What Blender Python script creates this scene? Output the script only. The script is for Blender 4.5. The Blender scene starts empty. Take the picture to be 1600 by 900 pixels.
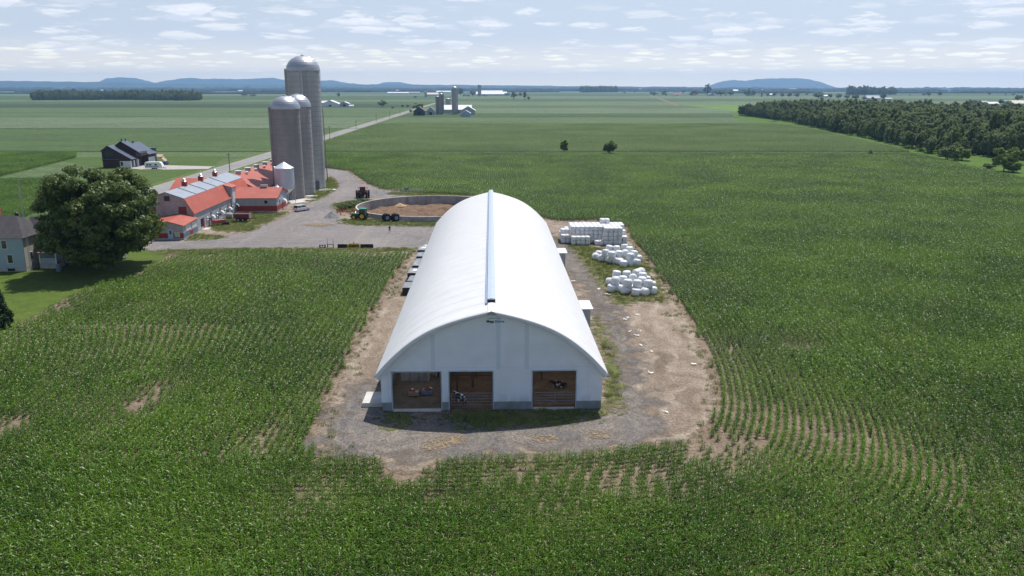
import bpy, bmesh, math, random
import numpy as np
from mathutils import Vector, Matrix, Euler
random.seed(7); RNG = np.random.default_rng(7)
PI = math.pi
S = bpy.context.scene
COL = S.collection
EXPOSURE = 0.0
SUN, SKY = 4.8, 0.10
VEILC, VEILLOW, CLOUDC, CLOUDS = (8.7, 9.3, 10.8), (19.5, 16.8, 12), (10.9, 11, 11.4), (8.9, 9.4, 10.7)
CORN1, CORN2 = (.043, .113, .006), (.128, .245, .016)
HAZE, HAZEC, HAZEG = 7.4e-5, (.36, .59, 1.0), .3
# ---- camera maths
F, PITCH, CH = 1257.0, math.radians(14.03), 32.0
sp, cp = math.sin(PITCH), math.cos(PITCH)
def G(px, py, z=0.0):
    """ground (height z) point seen at a position of the 1600x900 survey photo"""
    dz = -(py - 450) / F
    Yc, Zc = cp + sp * dz, -sp + cp * dz
    t = (z - CH) / Zc
    return ((px - 800) / F * t, Yc * t)
def Zat(Y, py):
    dz = -(py - 450) / F
    return CH + (-sp + cp * dz) / (cp + sp * dz) * Y
AX = math.atan2(0.0255, 1.0)       # the farm's axis leans a little to the left: rotation about z
def axis(x, y):                    # barn frame -> world
    c, s = math.cos(AX), math.sin(AX)
    return (c * x - s * y, s * x + c * y)

# ------------------------------------------------------------------ materials
_M = {}
def nodes(m):
    m.use_nodes = True
    nt = m.node_tree; nt.nodes.clear()
    return nt, nt.nodes, nt.links
def mat(name, col, rough=.8, var=.12, scale=3.0, bump=0.0, bscale=None, metal=0.0, spec=.3, col2=None,
        stripes=None, trans=0.0, coat=0.0, dirt=None):
    """procedural surface: base colour broken up by two noises, optional stripe relief (axis, width, depth)"""
    if name in _M: return _M[name]
    m = bpy.data.materials.new(name); nt, N, L = nodes(m)
    out = N.new('ShaderNodeOutputMaterial'); b = N.new('ShaderNodeBsdfPrincipled')
    L.new(b.outputs[0], out.inputs[0])
    tc = N.new('ShaderNodeTexCoord')
    n1 = N.new('ShaderNodeTexNoise'); n1.inputs['Scale'].default_value = scale; n1.inputs['Detail'].default_value = 6
    L.new(tc.outputs['Object'], n1.inputs['Vector'])
    mr = N.new('ShaderNodeMapRange'); mr.inputs['From Min'].default_value = .3; mr.inputs['From Max'].default_value = .7
    L.new(n1.outputs[0], mr.inputs[0])
    mx = N.new('ShaderNodeMix'); mx.data_type = 'RGBA'
    c2 = col2 if col2 else tuple(max(0, c * (1 - 2 * var)) for c in col)
    c1 = col if col2 else tuple(min(1, c * (1 + var * .6)) for c in col)
    mx.inputs[6].default_value = (*c1, 1); mx.inputs[7].default_value = (*c2, 1)
    L.new(mr.outputs[0], mx.inputs[0])
    colout = mx.outputs[2]
    if dirt:
        n3 = N.new('ShaderNodeTexNoise'); n3.inputs['Scale'].default_value = dirt[1]; n3.inputs['Detail'].default_value = 8
        mpp = N.new('ShaderNodeMapping'); mpp.inputs['Scale'].default_value = dirt[3] if len(dirt) > 3 else (1, 1, 1)
        L.new(tc.outputs['Object'], mpp.inputs[0]); L.new(mpp.outputs[0], n3.inputs['Vector'])
        r3 = N.new('ShaderNodeMapRange'); r3.inputs['From Min'].default_value = .5; r3.inputs['From Max'].default_value = .75
        r3.inputs['To Max'].default_value = dirt[2]
        L.new(n3.outputs[0], r3.inputs[0])
        m3 = N.new('ShaderNodeMix'); m3.data_type = 'RGBA'
        L.new(r3.outputs[0], m3.inputs[0]); L.new(colout, m3.inputs[6]); m3.inputs[7].default_value = (*dirt[0], 1)
        colout = m3.outputs[2]
    L.new(colout, b.inputs['Base Color'])
    b.inputs['Roughness'].default_value = rough; b.inputs['Metallic'].default_value = metal
    b.inputs['Specular IOR Level'].default_value = spec
    if coat: b.inputs['Coat Weight'].default_value = coat
    h = None
    if bump:
        n2 = N.new('ShaderNodeTexNoise'); n2.inputs['Scale'].default_value = bscale or scale * 6; n2.inputs['Detail'].default_value = 5
        L.new(tc.outputs['Object'], n2.inputs['Vector'])
        bp = N.new('ShaderNodeBump'); bp.inputs['Strength'].default_value = .6; bp.inputs['Distance'].default_value = bump
        L.new(n2.outputs[0], bp.inputs['Height']); h = bp
    if stripes:
        w = N.new('ShaderNodeTexWave'); w.bands_direction = stripes[0]; w.wave_profile = 'SIN'
        w.inputs['Scale'].default_value = 0.314 / stripes[1]
        L.new(tc.outputs['Object'], w.inputs['Vector'])
        b2 = N.new('ShaderNodeBump'); b2.inputs['Strength'].default_value = .9; b2.inputs['Distance'].default_value = stripes[2]
        L.new(w.outputs[1], b2.inputs['Height'])
        if h: L.new(h.outputs[0], b2.inputs['Normal'])
        h = b2
    if h: L.new(h.outputs[0], b.inputs['Normal'])
    if trans:
        tr = N.new('ShaderNodeBsdfTranslucent'); L.new(colout, tr.inputs[0])
        ms = N.new('ShaderNodeMixShader'); ms.inputs[0].default_value = trans
        L.new(b.outputs[0], ms.inputs[1]); L.new(tr.outputs[0], ms.inputs[2]); L.new(ms.outputs[0], out.inputs[0])
    _M[name] = m
    return m
def leafmat(name, c1, c2, trans=.3, rough=.45, spec=.5, big=.0):
    """foliage: every leaf its own tone, light shines through, glossy skin"""
    if name in _M: return _M[name]
    m = bpy.data.materials.new(name); nt, N, L = nodes(m)
    out = N.new('ShaderNodeOutputMaterial'); b = N.new('ShaderNodeBsdfPrincipled')
    g = N.new('ShaderNodeNewGeometry'); mx = N.new('ShaderNodeMix'); mx.data_type = 'RGBA'
    mx.inputs[6].default_value = (*c1, 1); mx.inputs[7].default_value = (*c2, 1)
    oi = N.new('ShaderNodeObjectInfo')
    ad = N.new('ShaderNodeMath'); ad.operation = 'ADD'; L.new(g.outputs['Random Per Island'], ad.inputs[0]); L.new(oi.outputs['Random'], ad.inputs[1])
    hf = N.new('ShaderNodeMath'); hf.operation = 'MULTIPLY'; hf.inputs[1].default_value = .5; L.new(ad.outputs[0], hf.inputs[0])
    fac = hf.outputs[0]
    if big:
        n = N.new('ShaderNodeTexNoise'); n.inputs['Scale'].default_value = big; n.inputs['Detail'].default_value = 3
        L.new(g.outputs['Position'], n.inputs['Vector'])
        mr = N.new('ShaderNodeMapRange'); mr.inputs['From Min'].default_value = .35; mr.inputs['From Max'].default_value = .65
        mr.inputs['To Min'].default_value = -.35; mr.inputs['To Max'].default_value = .35
        L.new(n.outputs[0], mr.inputs[0])
        a2 = N.new('ShaderNodeMath'); a2.use_clamp = True; L.new(fac, a2.inputs[0]); L.new(mr.outputs[0], a2.inputs[1]); fac = a2.outputs[0]
    L.new(fac, mx.inputs[0]); L.new(mx.outputs[2], b.inputs['Base Color'])
    b.inputs['Roughness'].default_value = rough; b.inputs['Specular IOR Level'].default_value = spec
    tr = N.new('ShaderNodeBsdfTranslucent'); hs = N.new('ShaderNodeHueSaturation'); hs.inputs['Value'].default_value = 1.5; hs.inputs['Hue'].default_value = .48
    L.new(mx.outputs[2], hs.inputs['Color']); L.new(hs.outputs[0], tr.inputs[0])
    ms = N.new('ShaderNodeMixShader'); ms.inputs[0].default_value = trans
    L.new(b.outputs[0], ms.inputs[1]); L.new(tr.outputs[0], ms.inputs[2]); L.new(ms.outputs[0], out.inputs[0])
    _M[name] = m
    return m
def groundmat(name, cols, scales=(.05, .6, 6.0), bump=.05, edge=None, rough=.95, streak=None, spots=None, con=(.62, 1.38), ruts=None):
    """ground cover made of three colours at three noise scales (world metres); edge = soft ragged border from the sd attribute"""
    if name in _M: return _M[name]
    m = bpy.data.materials.new(name); nt, N, L = nodes(m)
    out = N.new('ShaderNodeOutputMaterial'); b = N.new('ShaderNodeBsdfPrincipled'); L.new(b.outputs[0], out.inputs[0])
    g = N.new('ShaderNodeNewGeometry')
    def noise(s, det=6, vec=None, dist=0):
        n = N.new('ShaderNodeTexNoise'); n.inputs['Scale'].default_value = s; n.inputs['Detail'].default_value = det
        n.inputs['Distortion'].default_value = dist
        L.new(vec or g.outputs['Position'], n.inputs['Vector']); return n.outputs[0]
    def rng(x, a, c, lo=0, hi=1):
        r = N.new('ShaderNodeMapRange'); r.inputs['From Min'].default_value = a; r.inputs['From Max'].default_value = c
        r.inputs['To Min'].default_value = lo; r.inputs['To Max'].default_value = hi
        L.new(x, r.inputs[0]); return r.outputs[0]
    def mix(f, a, c):
        x = N.new('ShaderNodeMix'); x.data_type = 'RGBA'; L.new(f, x.inputs[0])
        for s_, v in ((6, a), (7, c)):
            if isinstance(v, tuple): x.inputs[s_].default_value = (*v, 1)
            else: L.new(v, x.inputs[s_])
        return x.outputs[2]
    c = mix(rng(noise(scales[0], 5), .38, .62), cols[0], cols[1])
    c = mix(rng(noise(scales[1], 6, dist=.4), .4, .75), c, cols[2])
    if streak:
        mp = N.new('ShaderNodeMapping'); mp.inputs['Rotation'].default_value = (0, 0, streak[2]); mp.inputs['Scale'].default_value = (1, streak[1], 1)
        L.new(g.outputs['Position'], mp.inputs[0])
        c = mix(rng(noise(streak[0], 5, mp.outputs[0], .5), .5, .68, 0, streak[4] if len(streak) > 4 else .8), c, streak[3])
    if spots:
        c = mix(rng(noise(spots[0], 3), spots[1], spots[1] + .05), c, spots[2])
    if ruts:   # wheel ruts worn parallel to the border: colour and relief
        ra = N.new('ShaderNodeAttribute'); ra.attribute_name = 'sd'
        rn = rng(noise(.12, 3), .3, .7, -1.6, 1.6); ad = N.new('ShaderNodeMath'); L.new(ra.outputs['Fac'], ad.inputs[0]); L.new(rn, ad.inputs[1])
        ml = N.new('ShaderNodeMath'); ml.operation = 'MULTIPLY'; L.new(ad.outputs[0], ml.inputs[0]); ml.inputs[1].default_value = 6.283 / ruts[0]
        sn = N.new('ShaderNodeMath'); sn.operation = 'SINE'; L.new(ml.outputs[0], sn.inputs[0])
        mm = N.new('ShaderNodeMath'); mm.operation = 'MULTIPLY'; L.new(rng(sn.outputs[0], .25, .9, 0, ruts[2]), mm.inputs[0]); L.new(rng(noise(.25, 5), .4, .6), mm.inputs[1])
        c = mix(mm.outputs[0], c, ruts[1])
    f = noise(scales[2], 4)
    hs = N.new('ShaderNodeHueSaturation'); L.new(c, hs.inputs['Color']); L.new(rng(f, .28, .72, *con), hs.inputs['Value'])
    L.new(hs.outputs[0], b.inputs['Base Color'])
    b.inputs['Roughness'].default_value = rough; b.inputs['Specular IOR Level'].default_value = .15
    if bump:
        bp = N.new('ShaderNodeBump'); bp.inputs['Strength'].default_value = 1; bp.inputs['Distance'].default_value = bump
        L.new(f, bp.inputs['Height']); L.new(bp.outputs[0], b.inputs['Normal'])
    if edge:
        at = N.new('ShaderNodeAttribute'); at.attribute_name = 'sd'
        n = rng(noise(edge[1], 6), .3, .7, -edge[0], edge[0])
        a = N.new('ShaderNodeMath'); L.new(at.outputs['Fac'], a.inputs[0]); L.new(n, a.inputs[1])
        al = rng(a.outputs[0], -edge[2], edge[2])
        tr = N.new('ShaderNodeBsdfTransparent'); ms = N.new('ShaderNodeMixShader')
        L.new(al, ms.inputs[0]); L.new(tr.outputs[0], ms.inputs[1]); L.new(b.outputs[0], ms.inputs[2]); L.new(ms.outputs[0], out.inputs[0])
    _M[name] = m
    return m

# ------------------------------------------------------------------ mesh builder
class MB:
    def __init__(s): s.v = []; s.f = []; s.mi = []; s.m = 0
    def add(s, vs, fs):
        o = len(s.v); s.v += [tuple(p) for p in vs]; s.f += [tuple(i + o for i in f) for f in fs]; s.mi += [s.m] * len(fs); return s
    def box(s, x0, x1, y0, y1, z0, z1, M=None):
        vs = [(x, y, z) for z in (z0, z1) for y in (y0, y1) for x in (x0, x1)]
        if M is not None: vs = [M @ Vector(p) for p in vs]
        return s.add(vs, [(0, 2, 3, 1), (4, 5, 7, 6), (0, 1, 5, 4), (2, 6, 7, 3), (0, 4, 6, 2), (1, 3, 7, 5)])
    def prism(s, prof, a0, a1, ax='y', M=None):
        n = len(prof)
        mk = {'y': lambda p, a: (p[0], a, p[1]), 'x': lambda p, a: (a, p[0], p[1]), 'z': lambda p, a: (p[0], p[1], a)}[ax]
        vs = [mk(p, a0) for p in prof] + [mk(p, a1) for p in prof]
        if M is not None: vs = [M @ Vector(p) for p in vs]
        return s.add(vs, [tuple(range(n))[::-1], tuple(range(n, 2 * n))] + [(i, (i + 1) % n, (i + 1) % n + n, i + n) for i in range(n)])
    def slab(s, p0, p1, p2, p3, t=.08):
        P = [Vector(p) for p in (p0, p1, p2, p3)]
        n = (P[1] - P[0]).cross(P[3] - P[0]).normalized()
        if n.z < 0: n = -n
        return s.add([p - n * t for p in P] + P, [(0, 3, 2, 1), (4, 5, 6, 7), (0, 1, 5, 4), (1, 2, 6, 5), (2, 3, 7, 6), (3, 0, 4, 7)])
    def lathe(s, prof, n=20, c=(0, 0, 0), M=None):
        vs = []
        for r, z in prof:
            for k in range(n):
                a = 2 * PI * k / n; vs.append(Vector((c[0] + r * math.cos(a), c[1] + r * math.sin(a), c[2] + z)))
        if M is not None: vs = [M @ p for p in vs]
        fs = [(i * n + k, i * n + (k + 1) % n, (i + 1) * n + (k + 1) % n, (i + 1) * n + k) for i in range(len(prof) - 1) for k in range(n)]
        if prof[0] == prof[-1]: return s.add(vs, fs)
        if prof[0][0] > 1e-4: fs.append(tuple(range(n))[::-1])
        if prof[-1][0] > 1e-4: fs.append(tuple((len(prof) - 1) * n + k for k in range(n)))
        return s.add(vs, fs)
    def tube(s, p0, p1, r, r1=None, n=8):
        p0, p1 = Vector(p0), Vector(p1); d = p1 - p0; L_ = d.length
        if L_ < 1e-6: return s
        M = Matrix.Translation(p0) @ d.to_track_quat('Z', 'Y').to_matrix().to_4x4()
        return s.lathe([(r, 0), (r if r1 is None else r1, L_)], n, M=M)
    def path(s, pts, r, n=6):
        for a, b in zip(pts[:-1], pts[1:]): s.tube(a, b, r, n=n)
        return s
    def ball(s, c, rx, ry=None, rz=None, n=12, k=7):
        ry = ry or rx; rz = rz or rx
        prof = [(max(1e-5, math.sin(PI * i / k)), -math.cos(PI * i / k)) for i in range(k + 1)]
        M = Matrix.Translation(c) @ Matrix.Diagonal((rx, ry, rz, 1))
        return s.lathe(prof, n, M=M)
    def obj(s, name, mats, parent=None, smooth=False, label=None, bevel=0):
        me = bpy.data.meshes.new(name); me.from_pydata(s.v, [], s.f)
        if not isinstance(mats, (list, tuple)): mats = [mats]
        for m in mats: me.materials.append(m)
        if len(mats) > 1: me.polygons.foreach_set('material_index', s.mi)
        bm = bmesh.new(); bm.from_mesh(me); bmesh.ops.remove_doubles(bm, verts=bm.verts, dist=1e-5)
        bmesh.ops.recalc_face_normals(bm, faces=bm.faces); bm.to_mesh(me); bm.free()
        if smooth:
            me.polygons.foreach_set('use_smooth', [True] * len(me.polygons))
            try: me.set_sharp_from_angle(angle=math.radians(40))
            except Exception: pass
        me.update()
        o = bpy.data.objects.new(name, me); COL.objects.link(o)
        if parent: o.parent = parent
        if label: o['label'] = label
        if bevel:
            bv = o.modifiers.new('edges', 'BEVEL'); bv.width = bevel; bv.segments = 2; bv.limit_method = 'ANGLE'
        return o
def npmesh(name, V, Fq, mats, k=4, smooth=False):
    me = bpy.data.meshes.new(name); V = np.asarray(V, np.float32); Fq = np.asarray(Fq, np.int32)
    me.vertices.add(len(V)); me.vertices.foreach_set('co', V.ravel())
    me.loops.add(Fq.size); me.loops.foreach_set('vertex_index', Fq.ravel())
    me.polygons.add(len(Fq)); me.polygons.foreach_set('loop_start', np.arange(0, Fq.size, k, dtype=np.int32))
    if smooth: me.polygons.foreach_set('use_smooth', np.ones(len(Fq), bool))
    for m in (mats if isinstance(mats, (list, tuple)) else [mats]): me.materials.append(m)
    me.update(calc_edges=True)
    return me
def link(name, me, parent=None):
    o = bpy.data.objects.new(name, me); COL.objects.link(o)
    if parent: o.parent = parent
    return o
def tag(o, label, cat, group=None):
    o['label'] = label; o['category'] = cat
    if group: o['group'] = group
    return o
def kind(o, k='structure'): o['kind'] = k; return o
def thing(name, label, cat, loc=(0, 0, 0), rz=0, group=None):
    o = bpy.data.objects.new(name, None); o.empty_display_size = .3; COL.objects.link(o)
    o.location = loc if len(loc) == 3 else (loc[0], loc[1], 0); o.rotation_euler = (0, 0, rz)
    return tag(o, label, cat, group)
KIDS = {}
def copytree(o, loc, rz=None, label=None, group=None, scale=None, rot=None):
    def cc(a, par):
        c = a.copy(); COL.objects.link(c)
        if par is not None: c.parent = par; c.matrix_parent_inverse = a.matrix_parent_inverse
        for ch in a.children: cc(ch, c)
        return c
    kids = list(o.children)
    r = o.copy(); COL.objects.link(r)
    for ch in kids: cc(ch, r)
    r.location = loc if len(loc) == 3 else (loc[0], loc[1], 0)
    if rz is not None: r.rotation_euler = (0, 0, rz)
    if rot is not None: r.rotation_euler = rot
    if scale: r.scale = scale if isinstance(scale, tuple) else (scale,) * 3
    if label: r['label'] = label
    if group: r['group'] = group
    return r

# ------------------------------------------------------------------ numpy helpers
def vnoise(x, y, s, seed=0):
    x = np.asarray(x) / s; y = np.asarray(y) / s
    xi = np.floor(x).astype(np.int64); yi = np.floor(y).astype(np.int64); fx = x - xi; fy = y - yi
    fx = fx * fx * (3 - 2 * fx); fy = fy * fy * (3 - 2 * fy)
    def h(a, b):
        n = (a * 374761393 + b * 668265263 + seed * 974711) & 0x7fffffff
        n = ((n ^ (n >> 13)) * 1274126177) & 0x7fffffff
        return ((n ^ (n >> 16)) & 0xffff) / 65535.0
    return (h(xi, yi) * (1 - fx) + h(xi + 1, yi) * fx) * (1 - fy) + (h(xi, yi + 1) * (1 - fx) + h(xi + 1, yi + 1) * fx) * fy
def sdist(x, y, poly):
    """signed distance, + inside"""
    P = np.asarray(poly, float); x = np.asarray(x, float); y = np.asarray(y, float)
    d = np.full(x.shape, 1e18); ins = np.zeros(x.shape, bool)
    for i in range(len(P)):
        ax_, ay_ = P[i]; bx, by = P[(i + 1) % len(P)]
        ex, ey = bx - ax_, by - ay_
        t = np.clip(((x - ax_) * ex + (y - ay_) * ey) / (ex * ex + ey * ey + 1e-12), 0, 1)
        d = np.minimum(d, (x - ax_ - t * ex) ** 2 + (y - ay_ - t * ey) ** 2)
        c = ((ay_ > y) != (by > y)); xi = ax_ + (y - ay_) * ex / (ey if abs(ey) > 1e-12 else 1e-12)
        ins ^= c & (x < xi)
    return np.where(ins, 1, -1) * np.sqrt(d)
def smooth_poly(P, it=2, closed=True):
    P = [np.array(p, float) for p in P]
    for _ in range(it):
        Q = []
        n = len(P)
        for i in range(n if closed else n - 1):
            a, b = P[i], P[(i + 1) % n]; Q += [a * .75 + b * .25, a * .25 + b * .75]
        if not closed: Q = [P[0]] + Q + [P[-1]]
        P = Q
    return np.array(P)
PITC, PITR = (-21.6, 213.8), 19.8
def sheet(name, polys, m, z, cell=1.0, feather=1.2, it=2, holes=()):
    """ground cover: fine grid carrying its signed distance to the outline"""
    polys = [smooth_poly([G(*p) for p in q], it) if it >= 0 else np.array(q) for q in polys]
    A = np.vstack(polys); x0, y0 = A.min(0) - feather - cell; x1, y1 = A.max(0) + feather + cell
    nx, ny = int((x1 - x0) / cell) + 2, int((y1 - y0) / cell) + 2
    X, Y = np.meshgrid(x0 + cell * np.arange(nx), y0 + cell * np.arange(ny))
    sd = np.max([sdist(X, Y, p) for p in polys], axis=0)
    for h in holes: sd = np.minimum(sd, -sdist(X, Y, smooth_poly([G(*p) for p in h], it)))
    pit = np.hypot(X - PITC[0], Y - PITC[1]) - PITR + .2
    ok = (sd > -feather) & (pit > 0)
    cellok = ok[:-1, :-1] & ok[1:, :-1] & ok[:-1, 1:] & ok[1:, 1:]
    idx = -np.ones(X.size, int); jy, jx = np.nonzero(cellok)
    q = np.stack([jy * nx + jx, jy * nx + jx + 1, (jy + 1) * nx + jx + 1, (jy + 1) * nx + jx], 1)
    used = np.unique(q); idx[used] = np.arange(len(used))
    V = np.stack([X.ravel()[used], Y.ravel()[used], np.full(len(used), z)], 1)
    me = npmesh(name, V, idx[q], m)
    at = me.attributes.new('sd', 'FLOAT', 'POINT'); at.data.foreach_set('value', sd.ravel()[used].astype(np.float32))
    return kind(link(name, me))
def flat(name, pts, m, z):
    """plain sheet from a few ground points"""
    me = bpy.data.meshes.new(name); me.from_pydata([(p[0], p[1], z) for p in pts], [], [tuple(range(len(pts)))]); me.materials.append(m)
    return kind(link(name, me))

def gn_scatter(name, pts, rots, scl, idx, variants, label, cat=None, tiltz=None):
    """one object: instances of the variants on the points"""
    me = bpy.data.meshes.new(name); P = np.asarray(pts, np.float32)
    me.vertices.add(len(P)); me.vertices.foreach_set('co', P.ravel())
    for nm, arr in (('rz', rots), ('scl', scl)):
        a = me.attributes.new(nm, 'FLOAT', 'POINT'); a.data.foreach_set('value', np.asarray(arr, np.float32))
    a = me.attributes.new('vi', 'INT', 'POINT'); a.data.foreach_set('value', np.asarray(idx, np.int32))
    me.update()
    o = link(name, me)
    src = bpy.data.collections.new(name + '_source')
    for v in variants:
        if v.name not in src.objects: src.objects.link(v)
    ng = bpy.data.node_groups.new(name + '_nodes', 'GeometryNodeTree')
    ng.interface.new_socket('Geometry', in_out='INPUT', socket_type='NodeSocketGeometry')
    ng.interface.new_socket('Geometry', in_out='OUTPUT', socket_type='NodeSocketGeometry')
    N, L = ng.nodes, ng.links
    gi, go = N.new('NodeGroupInput'), N.new('NodeGroupOutput')
    ip = N.new('GeometryNodeInstanceOnPoints'); ci = N.new('GeometryNodeCollectionInfo')
    ci.inputs['Collection'].default_value = src; ci.inputs['Separate Children'].default_value = True; ci.inputs['Reset Children'].default_value = True
    def named(nm, t):
        a = N.new('GeometryNodeInputNamedAttribute'); a.data_type = t; a.inputs['Name'].default_value = nm; return a.outputs['Attribute']
    cx = N.new('ShaderNodeCombineXYZ'); L.new(named('rz', 'FLOAT'), cx.inputs[2])
    L.new(gi.outputs[0], ip.inputs['Points']); L.new(ci.outputs[0], ip.inputs['Instance']); ip.inputs['Pick Instance'].default_value = True
    L.new(named('vi', 'INT'), ip.inputs['Instance Index']); L.new(cx.outputs[0], ip.inputs['Rotation'])
    L.new(named('scl', 'FLOAT'), ip.inputs['Scale']); L.new(ip.outputs[0], go.inputs[0])
    md = o.modifiers.new('scatter', 'NODES'); md.node_group = ng
    o['label'] = label; o['category'] = cat or 'plants'
    return kind(o, 'stuff')
# ================================================================== camera, light, sky
cam = bpy.data.cameras.new('camera'); camo = bpy.data.objects.new('camera', cam); COL.objects.link(camo)
cam.sensor_width = 36; cam.lens = 36 * F / 1600; cam.clip_start = .5; cam.clip_end = 90000
camo.location = (0, 0, CH); camo.rotation_euler = (PI / 2 - PITCH, 0, 0); S.camera = camo
S.view_settings.view_transform = 'Standard'; S.view_settings.look = 'None'; S.view_settings.exposure = EXPOSURE; S.view_settings.gamma = 1
SUNEL, SUNAZ = math.radians(62.5), math.radians(27)
sd_ = Vector((math.sin(SUNAZ) * math.cos(SUNEL), math.cos(SUNAZ) * math.cos(SUNEL), math.sin(SUNEL)))
sun = bpy.data.lights.new('sun', 'SUN'); sun.energy = SUN; sun.angle = math.radians(.53); sun.color = (1, .955, .89)
suno = bpy.data.objects.new('sun', sun); COL.objects.link(suno); suno.rotation_euler = sd_.to_track_quat('Z', 'Y').to_euler(); suno.location = (60, 120, 250)
W = bpy.data.worlds.new('World'); S.world = W; W.use_nodes = True
nt = W.node_tree; N, L = nt.nodes, nt.links; N.clear()
wo = N.new('ShaderNodeOutputWorld'); bg = N.new('ShaderNodeBackground'); L.new(bg.outputs[0], wo.inputs[0]); bg.inputs[1].default_value = SKY
sk = N.new('ShaderNodeTexSky'); sk.sky_type = 'NISHITA'; sk.sun_disc = False; sk.sun_elevation = SUNEL; sk.sun_rotation = SUNAZ
sk.altitude = 50; sk.air_density = 1.0; sk.dust_density = 1.2; sk.ozone_density = 3.0
tc = N.new('ShaderNodeTexCoord'); sx = N.new('ShaderNodeSeparateXYZ'); L.new(tc.outputs['Generated'], sx.inputs[0])
def wm(op, a, b=None, clamp=False):
    n = N.new('ShaderNodeMath'); n.operation = op; n.use_clamp = clamp
    for i, v in enumerate((a, b)):
        if v is None: continue
        if isinstance(v, (int, float)): n.inputs[i].default_value = v
        else: L.new(v, n.inputs[i])
    return n.outputs[0]
el = wm('MAXIMUM', sx.outputs[2], 0.0)
az = wm('ARCTAN2', sx.outputs[0], sx.outputs[1])
def layer(ku, kv, lo, hi, seed, w0, w1, w2, w3):
    """one bank of small flat-bottomed clouds: coverage and a lit-top factor"""
    def nz(dv):
        c = N.new('ShaderNodeCombineXYZ'); L.new(wm('MULTIPLY', az, ku), c.inputs[0]); L.new(wm('MULTIPLY', wm('ADD', el, dv), kv), c.inputs[1]); c.inputs[2].default_value = seed
        n = N.new('ShaderNodeTexNoise'); n.inputs['Scale'].default_value = 1; n.inputs['Detail'].default_value = 7; n.inputs['Roughness'].default_value = .55; n.inputs['Distortion'].default_value = .25
        L.new(c.outputs[0], n.inputs['Vector']); return n.outputs[0]
    def rg(x, a, b, c=0, d=1):
        r = N.new('ShaderNodeMapRange'); r.interpolation_type = 'SMOOTHSTEP'; r.inputs['From Min'].default_value = a; r.inputs['From Max'].default_value = b; r.inputs['To Min'].default_value = c; r.inputs['To Max'].default_value = d
        L.new(x, r.inputs[0]); return r.outputs[0]
    def puff(dv):
        c = N.new('ShaderNodeCombineXYZ'); L.new(wm('MULTIPLY', az, ku), c.inputs[0]); L.new(wm('MULTIPLY', wm('ADD', el, dv), kv), c.inputs[1]); c.inputs[2].default_value = seed
        v = N.new('ShaderNodeTexVoronoi'); v.inputs['Scale'].default_value = 1; L.new(c.outputs[0], v.inputs['Vector'])
        sc = N.new('ShaderNodeSeparateColor'); L.new(v.outputs['Color'], sc.inputs[0])
        n = N.new('ShaderNodeTexNoise'); n.inputs['Scale'].default_value = 2.6; n.inputs['Detail'].default_value = 6; n.inputs['Roughness'].default_value = .6; L.new(c.outputs[0], n.inputs['Vector'])
        r = wm('ADD', wm('MULTIPLY', sc.outputs[0], .5), lo)
        return wm('ADD', wm('SUBTRACT', r, v.outputs['Distance']), wm('MULTIPLY', wm('SUBTRACT', n.outputs[0], .5), 1.15))
    n0 = puff(0); n1 = puff(.22 / kv)
    cov = wm('MULTIPLY', rg(n0, 0, hi), wm('MULTIPLY', rg(el, w0, w1), rg(el, w2, w3, 1, 0)))
    lit = rg(wm('SUBTRACT', n0, n1), -.12, .16)
    return cov, lit
banks = [layer(11.5, 56, .17, .26, 2.7, .055, .085, .35, .6), layer(19, 105, .20, .28, 7.1, .028, .045, .07, .10), layer(32, 230, .22, .34, 4.4, .010, .02, .035, .05)]
veil = wm('EXPONENT' if False else 'POWER', 2.718, wm('MULTIPLY', el, -6.5))
mv = N.new('ShaderNodeMix'); mv.data_type = 'RGBA'; L.new(wm('MULTIPLY', veil, .9), mv.inputs[0])
L.new(sk.outputs[0], mv.inputs[6]); lo_ = N.new('ShaderNodeMapRange'); lo_.interpolation_type = 'SMOOTHSTEP'; lo_.inputs['From Min'].default_value = 0; lo_.inputs['From Max'].default_value = .062; L.new(el, lo_.inputs[0])
vc = N.new('ShaderNodeMix'); vc.data_type = 'RGBA'; L.new(lo_.outputs[0], vc.inputs[0]); vc.inputs[6].default_value = (*VEILLOW, 1); vc.inputs[7].default_value = (*VEILC, 1); L.new(vc.outputs[2], mv.inputs[7])
cur = mv.outputs[2]
for k, (cov, lit) in enumerate(banks):
    cc = N.new('ShaderNodeMix'); cc.data_type = 'RGBA'; L.new(lit, cc.inputs[0]); kk = ((1, 1, 1), (1.12, 1.09, 1.02), (1.75, 1.62, 1.17))[k]; cc.inputs[6].default_value = (*[a * b for a, b in zip(CLOUDS, kk)], 1); cc.inputs[7].default_value = (*[a * b for a, b in zip(CLOUDC, kk)], 1)
    mc = N.new('ShaderNodeMix'); mc.data_type = 'RGBA'; L.new(wm('MULTIPLY', cov, (.75, .6, .5)[k]), mc.inputs[0]); L.new(cur, mc.inputs[6]); L.new(cc.outputs[2], mc.inputs[7]); cur = mc.outputs[2]
L.new(cur, bg.inputs[0])

# ================================================================== ground
m_ground = groundmat('far_farmland', [(.065, .11, .03), (.085, .13, .045), (.05, .085, .022)], (.004, .02, .8), 0)
rr = [PITR + .25, 60, 200, 800, 3000, 9000, 17500]
def ring(n=96):
    V, Fq = [], []
    for r in rr:
        for k in range(n):
            a = 2 * PI * k / n; V.append((PITC[0] + r * math.cos(a), PITC[1] + r * math.sin(a), 0))
    for i in range(len(rr) - 1):
        for k in range(n): Fq.append((i * n + k, i * n + (k + 1) % n, (i + 1) * n + (k + 1) % n, (i + 1) * n + k))
    return npmesh('ground', V, Fq, m_ground)
kind(link('ground', ring()))
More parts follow.
